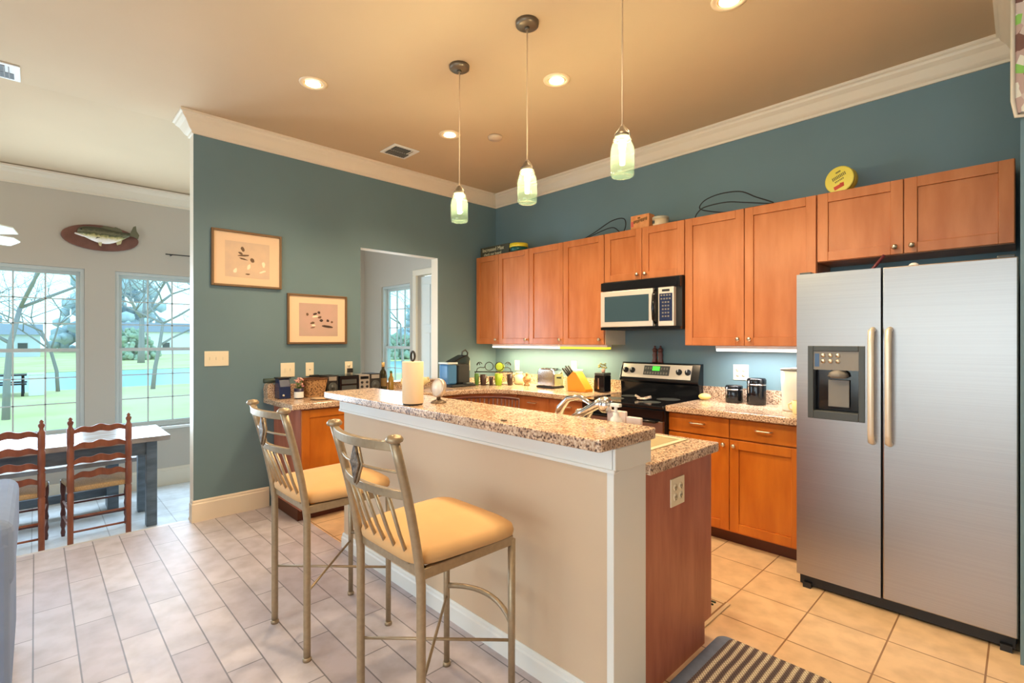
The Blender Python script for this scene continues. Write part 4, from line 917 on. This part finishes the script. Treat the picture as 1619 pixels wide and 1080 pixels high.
# ================================================================== ITEMS ON THE LEFT COUNTER
Z = CT+.001
tag(MB().cyl((.06, -2.66, 1.070), (.06, -2.53, 1.070), .020).build('green_roll', mat('dark_green_plastic', (58, 72, 60), .5)), 'dark green roll lying on the counter end cap', 'roll')
t = thing('navy_box', 'navy blue countertop box beside the flower mug', 'container', (.17, -2.54, Z))
MB().yprism([(.11, Z), (.23, Z), (.225, Z+.10), (.20, Z+.165), (.12, Z+.165)], -2.59, -2.50).build('body', NAVY, t, bevel=.006); MB().box(.11, -2.595, Z+.165, .215, -2.495, Z+.175).build('lid', BLACKM, t)
MB().lathe((.228, -2.56, Z+.03), [(.008, 0), (.008, .01), (0, .011)], 12, (1, 0, 0)).build('knob', NICKEL, t)
t = thing('flower_mug', 'dark and white mug holding pink and purple flowers', 'flower mug', (.28, -2.455, Z))
MB().lathe((.28, -2.455, Z), [(.030, 0), (.036, .01), (.036, .045), (.038, .085)], 20).build('mug', mat('dark_blue_glaze', (50, 46, 70), .3), t)
MB().lathe((.28, -2.455, Z+.008), [(.0375, 0), (.0375, .05)], 20, cap=False).build('white_band', WHITE, t)
PK = mat('pink_petals', (200, 120, 150), .7, c2=(240, 190, 160), scale=60); rnd = random.Random(4); m = MB(); m2 = MB()
for k in range(26):
    a = rnd.uniform(0, 2*PI); rr = rnd.uniform(.01, .055); z = Z+.10+rnd.uniform(0, .07); p = (.28+rr*math.cos(a), -2.455+rr*math.sin(a), z)
    m.ball(p, rnd.uniform(.007, .013), 6, (1, 1, .6)); m2.tube([(.28+rr*.3*math.cos(a), -2.455+rr*.3*math.sin(a), Z+.07), p], .0015, 4)
m.build('flowers', PK, t); m2.build('stems', GREENC, t)
t = thing('wicker_basket', 'brown wicker basket on the left counter beside the stereo', 'basket', (.20, -2.305, Z))
m = MB(); n = 40; lay = 12
def bask(k, i, s_=1): 
    a = 2*PI*k/n; f_ = (.78+.22*i/lay)*s_; ca, sa = math.cos(a), math.sin(a); e_ = .5
    return (.20+.09*f_*math.copysign(abs(ca)**e_, ca), -2.300+.102*f_*math.copysign(abs(sa)**e_, sa))
vs = []
for i in range(lay+1):
    for k in range(n):
        wv = 1+.012*math.sin(k*PI+i*PI) ; x, y = bask(k, i, wv); vs.append((x, y, Z+.150*i/lay))
fs = [(i*n+k, i*n+(k+1) % n, (i+1)*n+(k+1) % n, (i+1)*n+k) for i in range(lay) for k in range(n)]+[tuple(range(n))]
m.add(vs, fs).build('woven_side', WICK, t); MB().tube([(*bask(k, lay), Z+.152) for k in range(n)], .007, 6, True).build('rim', mat('dark_wicker', (96, 60, 34), .8), t)
tag(MB().lathe((.44, -2.33, Z), [(0, 0), (.06, 0), (.085, .008), (.088, .011), (.05, .006), (0, .005)], 28).build('plate', mat('tan_plate', (222, 190, 150), .4)), 'flat tan plate on the counter before the basket', 'plate')
t = thing('stereo', 'black and silver mini stereo with two speakers', 'stereo', (.13, -1.92, Z))
SILV = mat('silver_trim', (172, 166, 158), .35, .4)
def speaker(y0, y1, nm):
    o = MB().box(.04, y0, Z, .20, y1, Z+.17).build(nm, BLACKM, t, bevel=.004); yc = (y0+y1)/2
    MB().lathe((.20, yc, Z+.065), [(.042, 0), (.044, .004), (.038, .005), (.012, .001), (.012, .004), (0, .006)], 22, (1, 0, 0)).build('woofer', CHAR, o)
    MB().box(.20, y0+.02, Z+.125, .204, y1-.02, Z+.16).build('tweeter', SILV, o)
speaker(-2.185, -2.075, 'speaker'); speaker(-1.775, -1.655, 'speaker')
MB().box(.04, -2.072, Z, .21, -1.885, Z+.165).build('tape_deck', BLACK, t, bevel=.004)
MB().box(.21, -2.05, Z+.03, .213, -1.91, Z+.075).box(.21, -2.05, Z+.09, .213, -1.91, Z+.13).build('deck_window', CHAR, t)
cu = MB().box(.04, -1.882, Z, .21, -1.778, Z+.165).build('control_unit', SILV, t, bevel=.003)
for k in range(2): 
    for j in range(2): MB().lathe((.21, -1.855+.05*j, Z+.055+.04*k), [(.012, 0), (.012, .006), (0, .007)], 12, (1, 0, 0)).build('knob', BLACKM, cu)
MB().box(.21, -1.87, Z+.125, .212, -1.79, Z+.15).build('display', BLACK, cu)
tag(MB().box(.025, -2.27, Z, .07, -2.195, Z+.175).build('radio_handset', BLACKM, bevel=.003), 'small black box between basket and left speaker', 'box')
t = thing('wine_bottle', 'dark bottle with tan neck label, right of the stereo', 'bottle', (.14, -1.60, Z))
MB().lathe((.14, -1.60, Z), [(.036, 0), (.038, .01), (.038, .15), (.030, .18), (.015, .205), (.014, .235)], 22).build('glass', mat('dark_green_glass', (46, 44, 24), .1), t)
MB().lathe((.14, -1.60, Z+.225), [(.016, 0), (.016, .045), (.0, .046)], 16).build('neck_foil', mat('tan_foil', (214, 176, 112), .4), t)
MB().lathe((.14, -1.60, Z+.04), [(.0385, 0), (.0385, .08)], 22, cap=False).build('label', mat('olive_label', (120, 96, 54), .6), t)
t = thing('olive_bottle', 'short olive oil bottle beside the dark wine bottle', 'bottle', (.17, -1.53, Z))
MB().lathe((.17, -1.53, Z), [(.024, 0), (.026, .01), (.026, .11), (.012, .14), (.012, .165), (0, .166)], 18).build('glass', mat('olive_oil', (150, 118, 50), .15), t)
MB().lathe((.17, -1.53, Z+.166), [(.013, 0), (.013, .02), (0, .021)], 12).build('cap', GREENC, t)
TX, TY = .26, -1.31
t = thing('tureen', 'cream two-handled tureen behind the paper towel', 'tureen', (TX, TY, Z))
MB().lathe((TX, TY, Z), [(.06, 0), (.065, .01), (.055, .02), (.105, .05), (.125, .08), (.123, .10), (.10, .115), (.0, .125)], 28).build('bowl', POTT, t)
for s_ in (-1, 1):
    MB().tube([(TX, TY+s_*.105, Z+.10), (TX, TY+s_*.155, Z+.105), (TX, TY+s_*.165, Z+.07), (TX, TY+s_*.11, Z+.05)], .010, 8).build('handle', POTT, t)
t = thing('coffee_maker', 'black pod coffee maker with blue water tank', 'coffee maker', (.30, -.80, Z))
MB().box(.16, -.98, Z, .42, -.66, Z+.025).build('base', BLACKM, t, bevel=.008)
MB().box(.20, -.86, Z+.025, .36, -.69, Z+.24).build('body', BLACKM, t, bevel=.02)
MB().box(.20, -.985, Z+.025, .36, -.865, Z+.235).build('water_tank', mat('blue_water_tank', (74, 126, 176), .12), t, bevel=.018)
MB().box(.195, -.99, Z+.235, .365, -.86, Z+.255).build('tank_lid', mat('pale_lid', (206, 222, 222), .2), t, bevel=.006)
MB().xprism([(-.88, Z+.22), (-.70, Z+.22), (-.69, Z+.30), (-.74, Z+.33), (-.84, Z+.29), (-.92, Z+.255)], .21, .36).build('brew_head', BLACK, t, bevel=.01)
MB().tube([(.285, -.75, Z+.31), (.285, -.74, Z+.36), (.285, -.70, Z+.38), (.285, -.665, Z+.35), (.285, -.68, Z+.29)], .010, 8).build('lid_handle', CHAR, t)
MB().box(.37, -.80, Z+.025, .43, -.70, Z+.04).build('drip_tray', CHAR, t, bevel=.004)
# scroll rack and cups
def arc(cx, cz, r, a0, a1, n=12): return [(cx+r*math.cos(math.radians(a0+(a1-a0)*k/n)), cz+r*math.sin(math.radians(a0+(a1-a0)*k/n))) for k in range(n+1)]
dv = Vector((.70, .72, 0)).normalized(); P0 = Vector((.298, -.581, Z))
def rk(pts): return [P0+dv*u+Vector((0, 0, v)) for u, v in pts]
t = thing('scroll_rack', 'wrought-iron scroll rack in the kitchen corner', 'rack', P0)
c_ = MB()
c_.tube(rk(arc(.045, .225, .012, -60, 200)+arc(.055, .215, .03, 190, 20)), .004, 6)
for cx in (.16, .27): c_.tube(rk(arc(cx, .20, .045, 0, 360, 24)), .004, 6)
c_.tube(rk(arc(.375, .225, .012, 240, -20)+arc(.365, .215, .03, -10, 160)), .004, 6)
c_.tube(rk([(.02, .14), (.03, .175), (.06, .19), (.10, .185), (.12, .20)]), .004, 6).tube(rk([(.40, .14), (.39, .175), (.36, .19), (.32, .185), (.31, .20)]), .004, 6)
c_.build('scrollwork', IRON, t)
MB().tube(rk([(0, .14), (.42, .14)]), .006, 6).tube(rk([(.01, .14), (.01, 0)]), .005, 6).tube(rk([(.41, .14), (.41, 0)]), .005, 6).tube(rk([(0, .004), (.42, .004)]), .004, 6).build('stand', IRON, t)
for u, mt_, nm, lb, h, r in ((.03, GREENC, 'cup', 'green mug at the left end of the scroll rack', .125, .025), (.10, BROWNC, 'cup', 'dark brown mug, second on the scroll rack', .115, .034), (.185, BROWNC, 'cup', 'small dark mug between brown and lime mugs', .09, .022), (.265, LIME, 'cup', 'lime green mug on the scroll rack', .125, .04), (.385, BROWNC, 'cup', 'dark brown mug at the right end of the scroll rack', .12, .03)):
    p = P0+dv*u+Vector((.045, -.045, 0)); t = thing(nm, lb, 'mug', p, 0, 'mugs at the scroll rack')
    MB().lathe(p, [(r*.8, 0), (r*.85, .004), (r, h*.5), (r*1.05, h), (r*.92, h), (r*.85, h*.2), (0, h*.15)], 20, cap=False).build('body', mt_, t)
    q = p+dv*r; MB().tube([q+Vector((0, 0, h*.75)), q+dv*.02+Vector((0, 0, h*.7)), q+dv*.02+Vector((0, 0, h*.35)), q+Vector((0, 0, h*.25))], .004, 6).build('handle', mt_, t)
p = P0+dv*.275+Vector((-.02, .02, .19))
tag(MB().lathe(p, [(0, 0), (.045, .004), (.05, .008), (.045, .012), (0, .008)], 24, (.7, -.7, .1)).build('lime_disc', mat('lime_disc', (190, 214, 60), .4)), 'round lime green disc held in the scroll rack', 'disc')
# pottery near corner
t = thing('pottery_pitcher', 'cream pottery pitcher with brown decoration by the toaster', 'pitcher', (.62, -.22, Z))
MB().lathe((.60, -.20, Z), [(.045, 0), (.06, .02), (.065, .06), (.045, .10), (.035, .12), (.042, .135)], 24).build('body', mat('cream_pottery_decor', (240, 222, 176), .4), t)
MB().tube([(.565, -.21, Z+.12), (.535, -.225, Z+.10), (.54, -.225, Z+.05), (.555, -.215, Z+.035)], .006, 8).build('handle', POTT, t)
t = thing('figurine', 'small cream and brown rooster-like figurine left of the toaster', 'figurine', (.76, -.24, Z))
MB().lathe((.76, -.24, Z), [(.03, 0), (.035, .01), (.02, .02), (.04, .05), (.045, .075), (.03, .10), (.012, .12), (0, .122)], 18).build('body', mat('brown_cream', (206, 166, 110), .5, c2=(120, 76, 44), scale=30), t)
MB().ball((.775, -.255, Z+.125), .016, 10).build('head', mat('brown_cream', (206, 166, 110), .5, c2=(120, 76, 44), scale=30), t)
# toaster
t = thing('toaster', 'chrome two-slot toaster under the long light', 'toaster', (1.10, -.24, Z))
MB().yprism([(.985, Z+.02), (.985, Z+.145), (1.0, Z+.185), (1.03, Z+.198), (1.17, Z+.198), (1.20, Z+.185), (1.215, Z+.145), (1.215, Z+.02)], -.32, -.17).build('shell', CHROME, t, bevel=.012, seg=3)
MB().box(.98, -.325, Z, 1.22, -.165, Z+.022).build('base', BLACKM, t, bevel=.004)
MB().box(1.02, -.285, Z+.197, 1.18, -.262, Z+.200).box(1.02, -.232, Z+.197, 1.18, -.209, Z+.200).build('slots', BLACKM, t)
MB().box(1.215, -.255, Z+.10, 1.235, -.235, Z+.115).build('lever', BLACKM, t)
t = thing('glass_canister', 'pale green glass canister between toaster and knife block', 'canister', (1.30, -.11, Z))
MB().box(1.24, -.16, Z, 1.36, -.05, Z+.175).build('jar', mat('pale_green_glass', (176, 184, 136), .15), t, bevel=.012); MB().box(1.235, -.165, Z+.175, 1.365, -.045, Z+.19).build('lid', mat('pale_lid', (206, 222, 222), .2), t, bevel=.004)
# knife block
t = thing('knife_block', 'orange wooden knife block with black-handled knives', 'knife block', (1.47, -.30, Z))
MB().yprism([(1.425, Z), (1.64, Z), (1.64, Z+.025), (1.52, Z+.18), (1.49, Z+.19), (1.415, Z+.125)], -.36, -.25).build('block', MUST, t, bevel=.004)
MB().yprism([(1.395, Z), (1.425, Z), (1.415, Z+.125), (1.39, Z+.12)], -.355, -.255).build('front_face', mat('light_wood', (240, 206, 160), .5), t)
for j, (y, u) in enumerate(((-.34, 0), (-.305, .0), (-.27, 0), (-.33, .03), (-.29, .03))):
    a = Vector((1.43+u, y, Z+.125+u*.8)); b2 = a+Vector((-.085, 0, .085)); MB().tube([a, b2], .010, 6).build('knife_handle', BLACKM, t)
GX = 1.655
t = thing('coffee_grinder', 'black coffee grinder with a chrome strip beside the range', 'grinder', (GX+.05, -.20, Z))
MB().box(GX, -.25, Z, GX+.115, -.14, Z+.155).build('body', BLACK, t, bevel=.008); MB().box(GX+.045, -.255, Z+.03, GX+.060, -.249, Z+.13).build('chrome_strip', CHROME, t); MB().box(GX+.003, -.252, Z+.155, GX+.112, -.138, Z+.18).build('top', CHAR, t, bevel=.006)
MB().box(GX-.02, -.23, Z, GX, -.17, Z+.11).build('side_grip', BLACKM, t, bevel=.004)
t = thing('succulent_pot', 'tiny pink pot with green and yellow leaves on the grinder', 'potted plant', (GX+.06, -.20, Z+.181))
MB().lathe((GX+.065, -.195, Z+.181), [(.014, 0), (.02, .035), (.018, .035)], 14).build('pot', mat('pink_pot', (230, 180, 160), .5), t)
m = MB(); rnd = random.Random(2)
for k in range(16):
    a = rnd.uniform(0, 2*PI); m.ball((GX+.055+.035*math.cos(a), -.195+.02*math.sin(a), Z+.225+rnd.uniform(0, .04)), .012, 6, (1.3, .8, .6))
m.build('leaves', mat('mixed_leaves', (170, 160, 60), .6, c2=(80, 80, 60), scale=50), t)
# mills on the range, spoon rest
for x, lb in ((2.16, 'left of two dark wooden pepper mills on the range back'), (2.215, 'right of two dark wooden mills on the range back')):
    t = thing('pepper_mill', lb, 'pepper mill', (x, -.03, 1.211), 0, 'pepper mills on the range')
    MB().lathe((x, -.03, 1.211), [(.024, 0), (.025, .01), (.018, .04), (.022, .07), (.016, .085), (.02, .10)], 18).build('base', CHAIRD, t)
    MB().lathe((x, -.03, 1.311), [(.02, 0), (.022, .015), (.012, .03), (.004, .034), (.009, .04), (.008, .048), (0, .05)], 18).build('cap', CHAIRD, t)
t = thing('spoon_rest', 'small white and brown spoon rest on the glass cooktop', 'spoon rest', (2.27, -.42, .919))
MB().ball((2.27, -.42, .928), .04, 14, (1.2, 1, .22)).tube([(2.29, -.42, .93), (2.34, -.40, .945)], .012, 8).tube([(2.25, -.42, .93), (2.20, -.41, .948)], .010, 8).build('dish', mat('speckled_white', (228, 214, 200), .4, c2=(120, 90, 80), scale=40), t)
# right counter
tag(MB().ball((2.665, -.13, Z+.028), .045, 14, (1.1, .9, .6)).build('yellow_cloth', mat('yellow_towel', (240, 220, 140), .9, bump=.5, scale=30)), 'crumpled pale yellow cloth at the range end of the counter', 'cloth')
def canister(x, y, r, h, lb):
    t = thing('canister', lb, 'canister', (x, y, Z), 0, 'black clamp-lid canisters')
    MB().lathe((x, y, Z), [(r*.95, 0), (r, .008), (r, h*.72), (r*.97, h*.75)], 28).build('jar', BLACK, t)
    MB().lathe((x, y, Z+h*.78), [(r, 0), (r*1.02, .006), (r*1.02, h*.16), (r*.9, h*.22), (0, h*.23)], 28).build('lid', BLACK, t)
    MB().lathe((x, y, Z+h*.74), [(r*1.01, 0), (r*1.02, .004), (r*1.01, .008)], 28).tube([(x-r*.5, y-r*.9, Z+h*.9), (x-r*.5, y-r*1.05, Z+h*.75), (x-r*.5, y-r*.95, Z+h*.45)], .004, 6).build('clamp', CHROME, t)
canister(2.895, -.12, .062, .135, 'short black clamp-lid canister')
canister(3.065, -.13, .066, .20, 'tall black clamp-lid canister')
t = thing('water_pitcher', 'large clear plastic pitcher against the refrigerator', 'pitcher', (3.38, -.25, Z))
PLAS = mat('frosted_plastic', (226, 226, 218), .25); 
MB().lathe((3.375, -.26, Z), [(.085, 0), (.09, .01), (.094, .15), (.098, .275)], 30).build('body', PLAS, t)
MB().lathe((3.375, -.26, Z+.275), [(.10, 0), (.10, .012), (.03, .02), (0, .02)], 30).build('lid', GREYP, t)
t = thing('cup', 'small cream cup in front of the clear pitcher', 'cup', (3.43, -.42, Z))
MB().lathe((3.43, -.42, Z), [(.03, 0), (.034, .01), (.038, .085), (.034, .085), (.03, .015), (0, .012)], 22, cap=False).build('body', POTT, t)
MB().tube([(3.395, -.43, Z+.07), (3.375, -.435, Z+.06), (3.38, -.435, Z+.03), (3.40, -.43, Z+.02)], .005, 8).build('handle', POTT, t)

# ================================================================== ON TOP OF THE UPPER CABINETS
T = UT+.001
t = thing('word_sign', 'dark wooden word sign on the corner cabinet top', 'sign', (.28, -.27, T))
MB().box(.05, -.285, T, .53, -.265, T+.115).build('board', mat('dark_olive_board', (66, 66, 50), .6), t, bevel=.003)
LT = mat('cream_letters', (222, 214, 176), .6)
Mx = Matrix.Translation(Vector((.27, -.287, T+.078))-t.location) @ Matrix.Rotation(PI/2, 4, 'X')
lettering('Increased Max', .062, LT, t, Mx)
lettering('check our board', .044, LT, t, Matrix.Translation(Vector((.26, -.287, T+.028))-t.location) @ Matrix.Rotation(PI/2, 4, 'X'))
t = thing('plastic_tub', 'green tub with yellow lid on the upper cabinets', 'tub', (.66, -.25, T))
MB().lathe((.66, -.26, T), [(.075, 0), (.09, .005), (.095, .045)], 28).build('tub', mat('dark_green_tub', (20, 84, 76), .4), t); MB().lathe((.66, -.26, T+.045), [(.10, 0), (.102, .004), (.10, .04), (0, .042)], 28).build('lid', YEL, t)
def cable(label, pts, m=BLACKM):
    # smooth by Catmull-Rom
    P = [Vector(p) for p in pts]; out = []
    for i in range(len(P)-1):
        p0 = P[max(i-1, 0)]; p1 = P[i]; p2 = P[i+1]; p3 = P[min(i+2, len(P)-1)]
        for k in range(8):
            u = k/8; out.append(.5*((2*p1)+(p2-p0)*u+(2*p0-5*p1+4*p2-p3)*u*u+(3*p1-p0-3*p2+p3)*u**3))
    out.append(P[-1]); return tag(MB().tube(out, .0045, 6).build('cable', m), label, 'cable')
cable('looped black cable on the cabinet left of the red box', [(1.20, -.22, T+.005), (1.45, -.22, T+.01), (1.60, -.20, T+.06), (1.80, -.18, T+.15), (1.93, -.18, T+.15), (1.96, -.19, T+.08), (1.94, -.22, T+.01), (1.86, -.24, T+.07), (1.70, -.22, T+.06), (1.55, -.2, T+.03), (1.5, -.2, T+.006)])
cable('large looped black cable on the tall cabinet right of the microwave', [(2.64, -.25, T+.006), (2.66, -.25, T+.05), (2.72, -.24, T+.09), (2.88, -.22, T+.10), (3.02, -.22, T+.07), (3.22, -.24, T+.02), (3.10, -.24, T+.09), (2.98, -.22, T+.16), (2.82, -.2, T+.18), (2.70, -.2, T+.155), (2.66, -.21, T+.10), (2.74, -.24, T+.055), (2.90, -.27, T+.01), (3.10, -.28, T+.008), (3.38, -.27, T+.008)])
t = thing('tin_box', 'orange printed box standing on the cabinet above the microwave', 'box', (2.16, -.22, T))
MB().box(2.07, -.28, T, 2.25, -.19, T+.125).build('box', mat('orange_card', (230, 158, 98), .5, c2=(214, 136, 76), scale=20), t, bevel=.003)
m = MB(); rnd = random.Random(5)
for k in range(9):
    x = 2.10+.015*k; m.box(x, -.2815, T+.055+.004*math.sin(k*2)+k*.002, x+.011, -.280, T+.080+k*.002)
m.box(2.14, -.2815, T+.092, 2.165, -.280, T+.106); m.build('print', mat('dark_print', (120, 84, 40), .6), t)
MB().box(2.075, -.2815, T+.03, 2.098, -.280, T+.075).build('red_patch', mat('red_print', (216, 96, 84), .6), t)
t = thing('tin', 'round cream tin beside the orange box', 'tin', (2.33, -.23, T))
MB().lathe((2.335, -.24, T), [(.062, 0), (.064, .004), (.064, .06)], 26).build('tin', mat('cream_tin', (226, 206, 172), .4), t); MB().lathe((2.335, -.24, T+.06), [(.067, 0), (.067, .018), (0, .02)], 26).build('lid', mat('pale_tin_lid', (206, 200, 176), .35, .2), t)
m = MB().box(2.295, -.3035, T+.02, 2.315, -.30, T+.045); m.build('print', CHAR, t)
tag(MB().box(2.42, -.24, T, 2.60, -.20, T+.025).build('dark_stick', CHAR, bevel=.004), 'dark flat bar lying right of the cream tin', 'bar')
t = thing('round_tin', 'round yellow food tin standing on edge above the refrigerator cabinets', 'tin', (3.63, -.24, T))
ax = Vector((-.22, -.97, .0)).normalized(); cc_ = Vector((3.635, -.24, T+.085))
MB().lathe(cc_-ax*.03, [(.082, 0), (.084, .003), (.084, .05)], 36, ax).build('tin', mat('yellow_gold_tin', (216, 186, 70), .35, .2), t)
MB().lathe(cc_+ax*.02, [(.086, 0), (.086, .016), (.080, .018), (0, .018)], 36, ax).build('lid', mat('yellow_tin_lid', (240, 222, 96), .35), t)
side = Vector((0, 0, 1)).cross(ax)*1
def disc_pt(u, v, o=.0385): return cc_+ax*o+Vector((ax.y, -ax.x, 0))*-u+Vector((0, 0, v))
def dquad(m, u, v, w_, h_, rot=0):
    pts = [(-w_, -h_), (w_, -h_), (w_, h_), (-w_, h_)]; P = [(u+a*math.cos(rot)-b_*math.sin(rot), v+a*math.sin(rot)+b_*math.cos(rot)) for a, b_ in pts]
    A = [disc_pt(*p) for p in P]; B = [disc_pt(*p, .0395) for p in P]; m.add(A+B, [(0, 1, 2, 3), (4, 5, 6, 7), (0, 1, 5, 4), (1, 2, 6, 5), (2, 3, 7, 6), (3, 0, 4, 7)])
m = MB()
for k in range(9): dquad(m, -.036+.009*k, .018+.0035*k-.012, .003, .011, .35)
for k in range(6): dquad(m, -.02+.009*k, -.012+.0035*k-.002, .003, .005, .35)
dquad(m, -.005, .05, .015, .005, .35); m.build('tin_print', mat('olive_print', (130, 120, 60), .5), t)
m = MB(); dquad(m, .0, -.045, .030, .012, .35); dquad(m, .018, -.035, .012, .012, .1); m.build('red_fruit_print', mat('tomato_print', (220, 84, 56), .5), t)
# hanging glass ornament on the wall end by the refrigerator
t = thing('hanging_ornament', 'narrow mottled pink, green and white hanging at the upper right edge', 'wall hanging', (4.50, -1.0, 2.38))
m, tt, b = nmat('mottled_glass'); co = tt.nodes.new('ShaderNodeTexCoord'); vz = tt.nodes.new('ShaderNodeTexVoronoi'); vz.inputs['Scale'].default_value = 22
r = tt.nodes.new('ShaderNodeValToRGB'); r.color_ramp.interpolation = 'CONSTANT'; e = r.color_ramp.elements; e[0].color = (*s2l((226, 222, 206)), 1); e[1].position = .8; e[1].color = (*s2l((120, 84, 76)), 1)
for p_, c_ in ((.3, (188, 160, 150)), (.5, (140, 196, 96)), (.6, (206, 190, 180)), (.7, (150, 150, 150))):
    q = e.new(p_); q.color = (*s2l(c_), 1)
hs = tt.nodes.new('ShaderNodeSeparateColor'); tt.links.new(co.outputs['Object'], vz.inputs[0]); tt.links.new(vz.outputs['Color'], hs.inputs[0]); tt.links.new(hs.outputs[0], r.inputs[0]); tt.links.new(r.outputs[0], b.inputs['Base Color']); b.inputs['Roughness'].default_value = .3
pts = [(4.435, -1.0, 3.12), (4.438, -1.0, 2.9), (4.44, -1.0, 2.6), (4.447, -1.0, 2.44), (4.455, -1.0, 2.38)]
MB().zprism([(4.435, -.955), (4.515, -.955), (4.52, -1.0), (4.50, -1.015), (4.430, -1.0)], 2.38, 3.12).build('panel', m, t, bevel=.006)
MB().tube([(4.428, -1.0, 3.12), (4.428, -1.0, 2.44), (4.438, -1.0, 2.37), (4.50, -1.0, 2.36)], .008, 8).build('edge_cord', mat('cream_cord', (220, 210, 190), .7), t)
